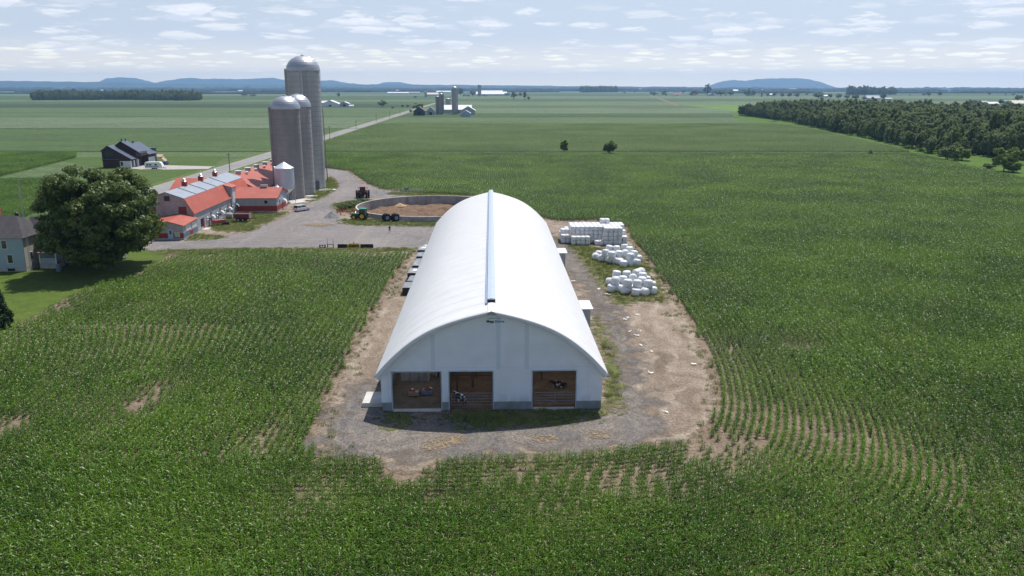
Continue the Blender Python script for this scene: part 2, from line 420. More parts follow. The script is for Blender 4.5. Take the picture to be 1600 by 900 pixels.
# fields: strips of crops up to the horizon, one sheet each
def fmat(i, c, tex=1.2):
    d = tuple(x * .8 for x in c); e = tuple(x * 1.22 for x in c)
    return groundmat('field_crop_%d' % i, [c, d, e], (.012, .12, .5), .4, rough=.8, streak=(.008, 9, 0, tuple(x * .62 for x in c), .75))
roadx = lambda Y: -113.4 - .0295 * (Y - 252.5)
def strip(i, y0, y1, side, c, z, xl=None, xr=None):
    Y0 = G(800, y1)[1]; Y1 = G(800, y0)[1]
    if side == 'L': P = [(-Y0 * .9 - 300, Y0), (roadx(Y0) - 6, Y0), (roadx(Y1) - 6, Y1), (-Y1 * .9 - 300, Y1)]
    else:
        xr0 = G(xr, y1)[0] if xr else Y0 * .9 + 200; xr1 = G(xr, y0)[0] if xr else Y1 * .9 + 200
        xl0 = G(xl, y1)[0] if xl else roadx(Y0) + 6; xl1 = G(xl, y0)[0] if xl else roadx(Y1) + 6
        P = [(xl0, Y0), (xr0, Y0), (xr1, Y1), (xl1, Y1)]
    flat('field', P, fmat(i, c), z)
g1, g2, g3, g4, g5 = (.068, .112, .030), (.090, .135, .048), (.056, .096, .027), (.118, .163, .080), (.044, .072, .033)
fl = [(237, 300, g2), (201.5, 236.6, g1), (183, 201, g4), (176, 182.6, g2), (168.5, 175.5, g2), (163.5, 168.2, g5), (159, 163.2, g1), (156, 158.8, g4),
      (150, 155.8, g1), (147, 149.8, g4), (143.5, 146.8, g2), (141, 143.2, g4)]
for i, (a, b, c) in enumerate(fl): strip(i, a, b, 'L', c, .02)
fr = [(183, 241.5, g2), (177.5, 182.7, g3), (168, 177.2, g4), (164.8, 167.6, g2), (158.5, 164.5, g4), (154.5, 158.2, g1), (150, 154.2, g4), (146, 149.7, g1), (143, 145.7, g4), (141, 142.8, g2)]
for i, (a, b, c) in enumerate(fr): strip(20 + i, a, b, 'R', c, .02)
# bright hay strip and pale track near the wood
flat('field', [G(1060, 163.5), (G(1150, 174))[:2], G(1330, 174), G(1200, 163.5)], groundmat('hay_strip', [(.13, .22, .04), (.15, .24, .05), (.1, .18, .04)], (.01, .05, 1), 0), .05)
flat('path', [G(1015, 149), G(1020, 149), G(1062, 165), G(1055, 165)], groundmat('track_soil', [(.22, .18, .11), (.2, .17, .09), (.16, .16, .08)], (.05, .2, 1), 0), .06)
flat('field', [G(1140, 176), G(1150, 186), G(1600, 290), G(1760, 330), G(1760, 200), G(1600, 176)], groundmat('wood_floor', [(.085, .155, .022), (.10, .175, .03), (.06, .11, .02)], (.02, .1, 1), .1), .07)
# the near maize fields stand on open soil
m_soil = groundmat('field_soil', [(.215, .165, .12), (.17, .127, .09), (.27, .21, .155)], (.03, .35, 3.0), .08)
flat('field_soil', [(-108, 20), (360, 20), (330, 403), (roadx(403) + 6, 403), (roadx(330) + 6, 330)][:2] + [(330, 403), (roadx(403) + 6, 403), (-105, 186), (-105, 100)], m_soil, .03) if False else None

def rectgrid_with_pit(name, x0, x1, y0, y1, cell, m, z):
    nx, ny = int((x1 - x0) / cell) + 1, int((y1 - y0) / cell) + 1
    X, Y = np.meshgrid(x0 + cell * np.arange(nx), y0 + cell * np.arange(ny))
    ok = (np.hypot(X - PITC[0], Y - PITC[1]) > PITR + .2) & (X > roadx(Y) + 5)
    c = ok[:-1, :-1] & ok[1:, :-1] & ok[:-1, 1:] & ok[1:, 1:]
    jy, jx = np.nonzero(c); q = np.stack([jy * nx + jx, jy * nx + jx + 1, (jy + 1) * nx + jx + 1, (jy + 1) * nx + jx], 1)
    used = np.unique(q); idx = -np.ones(X.size, int); idx[used] = np.arange(len(used))
    V = np.stack([X.ravel()[used], Y.ravel()[used], np.full(len(used), z)], 1)
    return kind(link(name, npmesh(name, V, idx[q], m)))
rectgrid_with_pit('field_soil', -140, 360, 20, 401, 1.0, m_soil, .03)

flat('field', [G(1436, 244), G(1500, 260), G(1560, 273), G(1620, 287), G(1800, 331), G(1800, 226), G(1436, 236)], _M['wood_floor'], .12)
# ---- farmyard outline (everything that is not maize)
LOTP = [(650, 397), (636, 408), (560, 530), (490, 688), (487, 702), (540, 712), (600, 716), (606, 737), (640, 744), (664, 736), (700, 716), (760, 712), (900, 709), (1040, 692), (1085, 684), (1110, 652),
        (1114, 612), (1101, 550), (1062, 480), (1012, 410), (984, 374), (976, 356), (930, 345), (868, 346), (800, 330), (735, 306), (660, 302), (600, 298), (572, 287),
        (547, 268), (512, 264), (470, 258), (455, 236), (424, 236), (236, 300), (100, 350), (-60, 410), (-200, 480), (-150, 600), (0, 523), (40, 502), (120, 458), (210, 432), (262, 402), (300, 395), (400, 394), (560, 394), (640, 396)]
LOT = np.array([G(*p) for p in LOTP])
m_dirt = groundmat('bare_dirt', [(.265, .21, .16), (.19, .148, .11), (.345, .285, .225)], (.06, .4, 4.0), .08, edge=(.7, .9, .25),
                   streak=(.30, .25, .3, (.15, .112, .083), .85), ruts=(3.2, (.40, .335, .265), .6))
m_gravel = groundmat('gravel', [(.168, .154, .143), (.132, .123, .118), (.205, .178, .15)], (.05, .35, 6.0), .05, edge=(2.6, .4, 1.6),
                     streak=(.25, .12, .2, (.22, .185, .15), .6), spots=(1.6, .68, (.27, .21, .14)), con=(.5, 1.5), ruts=(2.1, (.235, .205, .175), .8))
m_gravel_yard = groundmat('yard_gravel', [(.215, .205, .202), (.175, .168, .168), (.25, .21, .185)], (.04, .22, 4.0), .03, edge=(.8, .4, .4),
                     streak=(.18, .12, 1.2, (.28, .255, .235), .7), ruts=(2.4, (.285, .265, .245), .5))
m_lawn = groundmat('mown_lawn', [(.085, .13, .02), (.11, .15, .03), (.065, .105, .016)], (.06, .5, 5), .05, edge=(.6, .6, .3))
m_weed = groundmat('weedy_grass', [(.13, .155, .045), (.20, .175, .09), (.10, .115, .04)], (.12, .7, 6), .15, edge=(2.0, .8, .5))
sheet('bare_soil', [LOTP[:35] + [(424, 238), (236, 302), (180, 380), (262, 402), (300, 391), (400, 389)]], m_dirt, .045, 1.0, 1.3, 1)
LAWNP = [(270, 391), (262, 400), (210, 430), (120, 457), (40, 501), (0, 522), (-160, 600), (-210, 480), (-60, 405), (100, 345), (236, 304), (262, 372)]
sheet('lawn', [LAWNP], m_lawn, .055, 1.0, 1.0, 1)
GRASS = [[(866, 372), (892, 384), (922, 425), (945, 450), (965, 480), (1000, 470), (1045, 475), (1025, 432), (1000, 402), (984, 380), (940, 392), (900, 372)],
         [(928, 500), (945, 560), (948, 640), (960, 645), (970, 630), (962, 570), (945, 520), (934, 498)],
         [(600, 646), (625, 646), (650, 655), (632, 668), (602, 668)],
         [(690, 642), (940, 642), (952, 652), (880, 662), (790, 672), (700, 664)],
         [(556, 343), (590, 342), (730, 345), (720, 356), (620, 354), (540, 352), (528, 343)],
         [(322, 357), (345, 346), (372, 331), (432, 335), (452, 329), (440, 338), (400, 356), (395, 363), (345, 362)],
         [(289, 375), (306, 365), (348, 369), (350, 373), (300, 377)],
         [(487, 308), (512, 276), (522, 280), (530, 292), (516, 301), (500, 312), (480, 316)],
         [(524, 330), (520, 318), (560, 312), (590, 312), (558, 324), (553, 334)],
         [(600, 304), (616, 299), (735, 303), (730, 309), (640, 306)],
         [(545, 268), (560, 275), (585, 292), (640, 300), (735, 307), (730, 303), (640, 297), (590, 288), (560, 270)],
         [(236, 393), (262, 400), (400, 394), (650, 394), (650, 388), (560, 388), (400, 388), (262, 391)]]
YARD = [[(225, 374), (290, 375), (345, 368), (400, 361), (412, 351), (440, 342), (455, 330), (480, 318), (500, 309), (522, 300), (530, 290), (520, 276), (508, 270), (505, 263), (545, 268), (562, 285),
         (592, 297), (640, 303), (735, 306), (740, 312), (640, 308), (600, 307), (560, 313), (530, 318), (520, 328), (526, 342), (545, 350), (600, 352), (720, 352), (690, 372), (655, 391), (400, 388), (262, 390), (225, 393)],
        [(470, 244), (512, 263), (545, 268), (510, 275), (450, 262), (420, 240), (425, 236)]]
TRACK = [[(500, 692), (522, 710), (600, 713), (640, 722), (700, 712), (900, 706), (1035, 688), (1022, 655), (1000, 600), (985, 550), (968, 500), (945, 455), (918, 412), (893, 384), (862, 368), (800, 400),
          (905, 430), (930, 480), (960, 560), (966, 625), (955, 642), (600, 642), (596, 610), (570, 600), (545, 605), (520, 650)]]
m_bed = groundmat('straw_bedding', [(.18, .115, .07), (.135, .085, .05), (.23, .155, .10)], (.2, .9, 8), .05)
for i, gp in enumerate(GRASS): sheet('grass_patch', [gp], m_weed, .09 + .004 * i, .5, 1.6, 1)
sheet('gravel_yard', YARD, m_gravel_yard, .065, 1.0, 1.3, 1)
sheet('gravel_track', TRACK, m_gravel, .075, .7, 2.6, 1)
# spilt straw on the gravel
m_straw = groundmat('spilt_straw', [(.29, .215, .13), (.25, .19, .12), (.33, .25, .155)], (.5, 2, 9), .0, edge=(3.4, 3.6, 1.3))
STI = 0
for x, y, r in ((706, 688, .6), (680, 697, .5), (851, 687, .4), (935, 681, .4), (497, 352, 2)):
    c = G(x, y); sheet('spilt_straw', [[(c[0] + r * 1.5 * math.cos(a), c[1] + r * .8 * math.sin(a)) for a in np.linspace(0, 2 * PI, 12)[:-1]]], m_straw, .115 + .004 * STI, .25, .9, -1); STI += 1
# road with grass verges
m_asph = groundmat('asphalt', [(.27, .27, .265), (.24, .24, .235), (.30, .295, .285)], (.02, .15, 4), .01)
def alongroad(name, o0, o1, m, z, Y0=60, Y1=3900):
    ys = np.linspace(Y0, Y1, 60)
    V = []; Fq = []
    for y in ys: V += [(roadx(y) + o0, y, z), (roadx(y) + o1, y, z)]
    for i in range(len(ys) - 1): Fq.append((2 * i, 2 * i + 1, 2 * i + 3, 2 * i + 2))
    return kind(link(name, npmesh(name, V, Fq, m)))
m_verge = groundmat('verge_grass', [(.10, .15, .035), (.15, .17, .06), (.08, .12, .03)], (.05, .4, 3), .1)
alongroad('road_verge', -8, 8, m_verge, .10); alongroad('road', -3.8, 3.8, m_asph, .125)
m_line = mat('worn_road_paint', (.42, .42, .40), .8)
alongroad('road_shoulder', 3.8, 4.8, groundmat('shoulder', [(.33, .31, .28), (.28, .26, .23), (.36, .33, .3)], (.05, .3, 4), 0), .13, 60, 1200)
alongroad('road_shoulder', -4.8, -3.8, _M['shoulder'], .13, 60, 1200)
# driveway and mown lawn of the dark house, hay land around it
m_lawn2 = groundmat('house_lawn', [(.07, .115, .026), (.085, .13, .032), (.06, .10, .022)], (.02, .2, 3), .03)
flat('lawn', [G(-200, 262), G(-200, 300), G(0, 277), G(100, 252), G(160, 263), G(150, 300), G(240, 296), G(322, 266), G(355, 244), G(180, 245), G(122, 246)], m_lawn2, .06)
flat('driveway', [G(205, 264), G(228, 266), G(325, 264.5), G(333, 260.5), G(256, 258.5), G(215, 256)], groundmat('pale_gravel', [(.42, .40, .38), (.38, .36, .34), (.45, .42, .38)], (.05, .3, 4), 0), .14)
# ditches and field borders: rank grass, darker than the crops
m_ditch = groundmat('ditch_grass', [(.03, .055, .012), (.045, .07, .02), (.025, .045, .01)], (.03, .2, 1.5), .3)
for (x0, x1, y, w) in ((510, 1440, 241.0, 7.5), (0, 430, 237, 1.6), (-40, 640, 201.2, 2), (640, 1150, 183, 3), (640, 1100, 168, 4), (-40, 600, 163.3, 4), (760, 1100, 158.3, 6), (-40, 640, 183, 2)):
    a, b = G(x0, y), G(x1, y); flat('ditch', [(a[0], a[1] - w), (b[0], b[1] - w), (b[0], b[1] + w), (a[0], a[1] + w)], m_ditch, .16)

# ================================================================== maize
m_corn = leafmat('maize_leaf', CORN1, CORN2, .30, .37, .28, big=.05)
def corn_segment(seed, length=1.5, h=1.22, step=.16, nleaf=7, m_=None):
    r = random.Random(seed); V, Fq = [], []
    x = -length / 2 + step / 2
    while x < length / 2:
        hh = h * r.uniform(.82, 1.12); bx, by = x + r.uniform(-.04, .04), r.uniform(-.05, .05); az = r.uniform(0, PI)
        o = len(V)
        for k, (w, z) in enumerate(((.025, 0), (.015, hh * .8))):
            V += [(bx - w, by, z), (bx + w, by, z)]
        Fq.append((o, o + 1, o + 3, o + 2))
        for k in range(nleaf):
            t = (k + .5) / nleaf; z0 = hh * (.18 + .62 * t); a = az + (PI if k % 2 else 0) + r.uniform(-.4, .4)
            ln = (.95 if 0 < k < nleaf - 2 else .65) * r.uniform(.75, 1.1) * h / 1.62; rise = .42 * (1.1 if k > nleaf - 3 else .8) * r.uniform(.7, 1.3)
            drop = r.uniform(.5, 1.25) * (.55 if k > nleaf - 3 else 1.0); wd = r.uniform(.058, .088)
            ca, sa = math.cos(a), math.sin(a); tw = r.uniform(-.5, .5)
            o = len(V); ns = 4
            for i in range(ns + 1):
                u = i / ns; d = ln * u * (1 - .15 * u); zz = z0 + ln * (rise * 2.2 * u - drop * u * u * 1.1)
                w = wd * (.45 + 1.4 * u if u < .3 else 1.0 - .93 * ((u - .3) / .7) ** 1.8) * .5
                px, py = bx + ca * d, by + sa * d
                zt = w * math.sin(tw * (1 + u)) 
                V += [(px - sa * w, py + ca * w, zz - zt), (px + sa * w, py - ca * w, zz + zt)]
            for i in range(ns): Fq.append((o + 2 * i, o + 2 * i + 1, o + 2 * i + 3, o + 2 * i + 2))
        x += step
    me = npmesh('maize_row', V, Fq, m_ or m_corn, smooth=True)
    return bpy.data.objects.new('maize_row_%02d' % seed, me)
cornv = [corn_segment(i) for i in range(10)]
m_corn2 = leafmat('far_maize_leaf', (.09, .165, .035), (.175, .262, .082), .3, .5, .3, big=.02)
cornf = [corn_segment(20 + i, 2.4, 1.25, .22, 6, m_corn2) for i in range(6)]
SEG = 1.5
hp = [(985, 376), (1015, 412), (1063, 480), (1103, 550), (1117, 612), (1112, 655), (1088, 690), (1040, 699), (900, 717), (760, 721), (680, 724), (620, 722)]
HP = smooth_poly([G(*p) for p in hp] + [(-60, G(620, 722)[1] - .8)], 2, closed=False)
def resample(P, d):
    s = np.r_[0, np.cumsum(np.hypot(*np.diff(P, axis=0).T))]; n = max(2, int(s[-1] / d)); u = (np.arange(n) + .5) * s[-1] / n
    X = np.interp(u, s, P[:, 0]); Y = np.interp(u, s, P[:, 1]); e = .3
    dx = np.interp(u + e, s, P[:, 0]) - np.interp(u - e, s, P[:, 0]); dy = np.interp(u + e, s, P[:, 1]) - np.interp(u - e, s, P[:, 1])
    return X, Y, np.arctan2(dy, dx)
HPd = resample(HP, .5); tx, ty = np.cos(HPd[2]), np.sin(HPd[2]); 
# outward normal = right-hand outside of the yard when walking down the right side and back to the left
nx_, ny_ = -ty, tx
HW = 30
xs, ys, rs = [], [], []
for k in range(HW):
    off = .3 + k * .76
    P = np.stack([HPd[0] + nx_ * off, HPd[1] + ny_ * off], 1)
    if k == 0 and sdist(P[:1, 0], P[:1, 1], LOT)[0] > 0: nx_, ny_ = ty, -tx; P = np.stack([HPd[0] + nx_ * off, HPd[1] + ny_ * off], 1)
    X, Y, A = resample(P[int(RNG.integers(0, 4)):], SEG * RNG.uniform(.9, 1.0)); xs.append(X); ys.append(Y); rs.append(A)
hx, hy, hr = map(np.concatenate, (xs, ys, rs))
# straight rows, parallel to the shed
U, Vv = np.meshgrid(np.arange(-150, 330, .76), np.arange(25, 404, SEG)); U, Vv = U.ravel(), Vv.ravel() + RNG.uniform(-.3, .3, U.size)
c_, s_ = math.cos(AX), math.sin(AX); X, Y = c_ * U - s_ * Vv, s_ * U + c_ * Vv
# the rows of the left field swing outwards beyond the turning point
wl = np.clip((-20 - X) / 42, 0, 1); wl = wl * wl * (3 - 2 * wl); yy = np.clip(Y - 72, 0, 34); sh = -.0105 * yy ** 2 * wl; ROT0 = np.where(Y < 106, .021 * yy * wl, 0); X = X + sh
ok = (np.abs(X) < Y * .68 + 12) & (Y > 40) & (Y < 394) & (X > roadx(Y) + 8)
X, Y, ROT0 = X[ok], Y[ok], ROT0[ok]
# distance to the headland path, on its outer side
d = np.full(X.shape, 1e9)
for i in range(len(HP) - 1):
    a, b = HP[i], HP[i + 1]; e = b - a; t0 = ((X - a[0]) * e[0] + (Y - a[1]) * e[1]) / (e @ e); t = np.clip(t0, 0, 1)
    dd = np.hypot(X - a[0] - t * e[0], Y - a[1] - t * e[1]); nr = dd < d; d = np.where(nr, dd, d)
    cap = np.where(nr, (t0 < 0) if i == 0 else False, cap if i else False)
d = np.where(cap, 999, d)
ok = (d > (HW - .2) * .76) | ((X < -17.5) & (Y > HP[-1][1] + .5))
X, Y, ROT0 = X[ok], Y[ok], ROT0[ok]
X = np.r_[X, hx]; Y = np.r_[Y, hy]; R = np.r_[ROT0 + PI / 2 + AX, hr]
VG = np.array([G(*p) for p in ((1436, 243), (1500, 259), (1560, 272), (1620, 286), (1800, 330), (1800, 226), (1436, 236))])
sl = sdist(X, Y, LOT); ok = (sl < -.1 - .9 * vnoise(X, Y, 2.5, 3)) & (sdist(X, Y, VG) < 0) & (np.abs(X) < Y * .68 + 12) & (Y > 38)
X, Y, R, sl = X[ok], Y[ok], R[ok], sl[ok]
# thin and bare places seen in the photo
bare = np.zeros(len(X))
for (px, py, rx, ry, w) in ((228, 628, 2.4, 6, .85), (20, 668, 1.8, 3.5, 1.1), (420, 690, 1.5, 5, .6), (1130, 705, 6, 4.5, .9), (1290, 680, 12, 9, .46), (1150, 640, 7, 9, .42), (1140, 560, 5, 12, .36), (1390, 700, 3, 5, .5), (640, 748, 3, 1.6, 1.1), (850, 745, 12, 3.6, .62), (980, 752, 9, 4, .66),
                            (500, 770, 3, 4, .6), (700, 780, 5, 1.5, .5), (1250, 545, 3, 2.5, .7), (1240, 600, 2, 3, .6), (280, 405, 10, 6, .55), (100, 480, 4, 8, .55), (590, 400, 9, 3, .5), (870, 790, 4, 5, .45), (1180, 640, 3, 6, .35), (560, 398, 12, 3, .45),
                            (180, 655, 1, 6, .5), (100, 590, 1.5, 8, .35), (1300, 640, 5, 8, .35), (150, 640, 6, 3, .4), (385, 700, 2, 3, .5)):
    c = G(px, py); q = ((X - c[0]) / rx) ** 2 + ((Y - c[1]) / ry) ** 2; bare = np.maximum(bare, w * np.exp(-q))
nz = vnoise(X, Y, 1.6, 11); nz2 = vnoise(X, Y, 9, 5); nz3 = vnoise(X, Y, 30, 8)
bare = bare + .10 * (nz2 > .86)
keep = RNG.random(len(X)) > np.clip((bare * 1.2 + (nz - .5) * .8 * (bare > .12)) - .62, 0, .95)
near_edge = np.exp(-np.clip(-sl, 0, 99) / 2.0)
scl = (.92 + .14 * nz2 + .10 * nz3 - .2 * near_edge - .55 * np.clip(bare, 0, 1)) * RNG.uniform(.93, 1.07, len(X))
X, Y, R, scl = X[keep], Y[keep], R[keep], scl[keep]
R = R + PI * RNG.integers(0, 2, len(X)); 
# the same crop beyond the ditch, thinner rows but taller clumps because nobody can tell them apart there
U2, V2 = np.meshgrid(np.arange(-160, 480, 1.0), np.arange(405, 735, 2.4)); U2, V2 = U2.ravel() + RNG.uniform(-.2, .2, U2.size), V2.ravel() + RNG.uniform(-.8, .8, V2.size)
X2, Y2 = c_ * U2 - s_ * V2, s_ * U2 + c_ * V2
wf = np.array([G(*p) for p in ((1140, 176), (1150, 186), (1262, 201), (1330, 217), (1390, 230), (1450, 245), (1700, 300), (1900, 176))])
o2 = (np.abs(X2) < Y2 * .68 + 12) & (X2 > roadx(Y2) + 9) & (Y2 > 410) & (Y2 < 725) & (sdist(X2, Y2, wf) < 0)
X2, Y2 = X2[o2], Y2[o2]; gn_scatter('maize_crop', np.stack([X2, Y2, np.full(len(X2), .03)], 1), np.full(len(X2), PI / 2 + AX) + PI * RNG.integers(0, 2, len(X2)), RNG.uniform(.9, 1.1, len(X2)), RNG.integers(0, 6, len(X2)), cornf, 'paler maize crop beyond the ditch with the two lone trees', 'maize')
gn_scatter('maize_crop', np.stack([X, Y, np.full(len(X), .03)], 1), R, scl, RNG.integers(0, len(cornv), len(X)), cornv,
           'green maize crop in rows around the farmyard and the white shed', 'maize')
print('maize segments', len(X))
# maize across the road, left edge of the view
CL = np.array([G(-60, 345), G(40, 340), G(60, 330), G(108, 312), G(150, 300), G(120, 280), G(0, 282), G(-100, 290)])
CL2 = np.array([G(-40, 240), G(120, 240), G(118, 247), G(0, 276), G(-60, 283)])
U, Vv = np.meshgrid(np.arange(-320, -100, .76), np.arange(180, 420, SEG)); U, Vv = U.ravel(), Vv.ravel()
X, Y = c_ * U - s_ * Vv, s_ * U + c_ * Vv
ok = ((sdist(X, Y, CL) > 0) | (sdist(X, Y, CL2) > 0)) & (X < roadx(Y) - 8)
X, Y = X[ok], Y[ok]
gn_scatter('maize_crop', np.stack([X, Y, np.full(len(X), .03)], 1), np.full(len(X), PI / 2 + AX) + PI * RNG.integers(0, 2, len(X)), RNG.uniform(.8, 1.0, len(X)), RNG.integers(0, len(cornv), len(X)), cornv,
           'low maize crop across the road at the left edge', 'maize')
# weeds and grass tufts
m_tuft = leafmat('grass_blade', (.12, .17, .035), (.22, .25, .09), .3, .6, .3, big=.3)
def tuft(seed, n=26, h=.32, spread=.35):
    r = random.Random(seed); V, Fq = [], []
    for i in range(n):
        a = r.uniform(0, 2 * PI); d = spread * math.sqrt(r.random()); x, y = d * math.cos(a), d * math.sin(a); b = r.uniform(0, 2 * PI); w = .02; hh = h * r.uniform(.5, 1.2); l = r.uniform(.05, .22)
        ca, sa = math.cos(b), math.sin(b); o = len(V)
        V += [(x - sa * w, y + ca * w, 0), (x + sa * w, y - ca * w, 0), (x + sa * w * .3 + ca * l, y - ca * w * .3 + sa * l, hh), (x - sa * w * .3 + ca * l, y + ca * w * .3 + sa * l, hh)]
        Fq.append((o, o + 1, o + 2, o + 3))
    return bpy.data.objects.new('grass_tuft_%d' % seed, npmesh('grass_tuft', V, Fq, m_tuft))
tufts = [tuft(i) for i in range(5)]
PX, PY = [], []
for gp in GRASS:
    pw = smooth_poly([G(*p) for p in gp], 1); x0, y0 = pw.min(0); x1, y1 = pw.max(0); n = int((x1 - x0) * (y1 - y0) * 4.5)
    x, y = RNG.uniform(x0, x1, n), RNG.uniform(y0, y1, n); s = sdist(x, y, pw); o = (s > -.6 + 2.0 * vnoise(x, y, 1.7, 4)) & (np.hypot(x - PITC[0], y - PITC[1]) > PITR + .5); PX.append(x[o]); PY.append(y[o])
# a thin scatter over bare ground along the borders of the fields
x, y = RNG.uniform(-30, 40, 26000), RNG.uniform(60, 175, 26000); s = sdist(x, y, LOT)
lu = c_ * (x + 2.03) + s_ * (y - 76.6)
o = (s > -1.5) & (s < 4 * vnoise(x, y, 4, 9) ** 2) & (RNG.random(len(x)) < .22) & (np.abs(lu) > 12.3); PX.append(x[o]); PY.append(y[o])
PX, PY = np.concatenate(PX), np.concatenate(PY)
gn_scatter('weed_grass', np.stack([PX, PY, np.full(len(PX), .05)], 1), RNG.uniform(0, 6.28, len(PX)), RNG.uniform(.5, 1.25, len(PX)), RNG.integers(0, 5, len(PX)), tufts, 'rough green weeds and grass on the yard borders', 'grass')
# ================================================================== materials for things
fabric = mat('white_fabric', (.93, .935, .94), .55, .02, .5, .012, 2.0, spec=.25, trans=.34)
fabric_wall = mat('sky_tinted_wall_fabric', (.76, .83, .93), .6, .03, .6, .05, 1.4, trans=.10, dirt=((.55, .56, .56), .4, .25))  # white cloth; the bluish shade from the sky is mixed into its colour
seamm = mat('seam_fabric', (.55, .58, .62), .7, .05)
ventm = mat('ridge_vent_sheet', (.50, .57, .66), .45, .05, 2.0)
concrete = mat('concrete', (.42, .42, .41), .9, .12, 1.2, .01, 14, dirt=((.2, .2, .19), .8, .6, (1, 1, .3)))
conc_pale = mat('pale_concrete', (.62, .60, .56), .9, .08, .8, .006, 20, dirt=((.4, .37, .32), .5, .5))
galv = mat('galvanised_steel', (.55, .57, .60), .38, .06, 3, metal=.75)
wood = mat('weathered_boards', (.30, .21, .14), .85, .15, 3, .01, 30, dirt=((.12, .09, .07), 2, .6))
blackp = mat('black_paint', (.02, .02, .022), .5, .1, 4)
rubber = mat('tyre_rubber', (.022, .022, .024), .8, .15, 8, .01, 40)
glass = mat('dark_glass', (.02, .03, .04), .08, .02, 2, spec=.8)
white = mat('white_paint', (.78, .78, .77), .45, .03, 2)
bale = mat('white_bale_wrap', (.80, .81, .83), .32, .04, 1.3, .03, 3.2, spec=.5, dirt=((.45, .43, .38), 1.1, .35))
lightmat = mat('lamp_lens', (.7, .1, .05), .2)

# ================================================================== the white fabric shed
BO = (-2.03, 76.6)
barn = thing('fabric_barn', 'long white fabric-covered arched barn in the middle of the maize', 'barn', (BO[0], BO[1], 0), AX)
def bw(u, v, z=0):
    x, y = axis(u, v); return (BO[0] + x, BO[1] + y, z)
arch = [(1, 0), (.85, .295), (.70, .525), (.55, .695), (.40, .81), (.23, .905), (.087, .968), (0, 1)]
def archz(u):
    u = abs(u) / 11.72; 
    for (a, va), (b, vb) in zip(arch[:-1], arch[1:]):
        if b <= u <= a: return 4.0 + 6.65 * (va + (vb - va) * (a - u) / (a - b))
    return 4.0
def arch_curve():
    us = np.array([a for a, _ in arch])[::-1]; vs = np.array([v for _, v in arch])[::-1]
    P = np.stack([us, vs], 1); P = smooth_poly(P, 2, closed=False); return P
AC = arch_curve()
def archs(u):
    return 4.0 + 6.65 * float(np.interp(abs(u) / 11.72, AC[:, 0], AC[:, 1]))
prof = [(s * p[0] * 11.72, 4 + 6.65 * p[1]) for s, P in ((-1, AC[::-1]), (1, AC[1:])) for p in P]
L_B = 92.0; BAY = 3.2
ys = [-.85] + [i * BAY / 4 for i in range(int(L_B / BAY * 4) + 1)] + [L_B + .3]
V, Fq = [], []; n = len(prof)
for j, y in enumerate(ys):
    ph = (y % BAY) / BAY; sag = .04 * math.sin(PI * ph) if 0 <= y <= L_B else 0
    for (u, z) in prof:
        k = 1 - abs(u) / 11.72; e = min(1, k * 4) * sag
        V.append((u * (1 - e / 14), y, z - e))
for j in range(len(ys) - 1):
    for i in range(n - 1): Fq.append((j * n + i, j * n + i + 1, (j + 1) * n + i + 1, (j + 1) * n + i))
o = link('roof_cover', npmesh('roof_cover', V, Fq, fabric, smooth=True), barn)
sm = o.modifiers.new('thick', 'SOLIDIFY'); sm.thickness = .03
# arch truss behind every bay, seen as faint lines through the cloth and from inside
t = MB()
for k in range(0, int(L_B / BAY) + 1):
    y = k * BAY + .02
    t.path([(u * .985, y, z - .16) for u, z in prof[::2]], .05, 4)
t.obj('roof_truss', galv, barn)
t = MB()
for k in range(1, int(L_B / BAY) + 1):
    y = k * BAY
    for side in (prof[:len(prof) // 2], prof[len(prof) // 2 + 1:]):
        for (u0, z0), (u1, z1) in zip(side[:-1], side[1:]): t.add([(u0, y - .05, z0 + .022), (u1, y - .05, z1 + .022), (u1, y + .05, z1 + .022), (u0, y + .05, z0 + .022)], [(0, 1, 2, 3)])
t.obj('roof_seam', mat('roof_seam_tone', (.80, .81, .83), .6, .03), barn)
e = MB()
pf = [(u * .97, z - .24) for u, z in prof]
e.path([(u, -.885, z) for u, z in pf], .02, 4); e.path([(u * 1.0, -.86, z) for u, z in prof], .03, 4)
e.obj('edge_cord', seamm, barn)
# verge: hanging strip between front edge and the wall
V, Fq = [], []
for (u, z) in prof: V += [(u, -.86, z + .01), (u * .955, -.83, z - .34)]
for i in range(n - 1): Fq.append((2 * i, 2 * i + 1, 2 * i + 3, 2 * i + 2))
for (u, z) in prof: V += [(u * .955, -.10, z - .30)]
b0 = 2 * n
for i in range(n - 1): Fq.append((2 * i + 1, b0 + i, b0 + i + 1, 2 * i + 3))
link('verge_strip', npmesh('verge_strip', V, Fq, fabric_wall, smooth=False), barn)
# ridge vent
v = MB(); zr = 10.62
v.prism([(-.42, zr - .1), (.42, zr - .1), (.42, zr + .42), (0, zr + .50), (-.42, zr + .42)], 2.7, L_B)
rv = v.obj('ridge_vent', ventm, barn)
MB().box(-.36, .36, 2.66, 2.69, zr + .05, zr + .33).obj('vent_opening', blackp, rv)
MB().box(-.62, -.425, 2.3, L_B, zr - .16, zr + .12).obj('vent_flap', mat('vent_flap_sheet', (.36, .46, .60), .5), rv)
MB().prism([(-.42, zr - .12), (.42, zr - .12), (.36, zr + .04), (0, zr + .10), (-.36, zr + .04)], -.95, 2.7).obj('ridge_cap', white, barn)
MB().prism([(-.62, zr - .22), (.62, zr - .22), (0, zr + .15)], -.99, -.955).obj('peak_plate', mat('grey_plate', (.30, .33, .33), .6), barn)
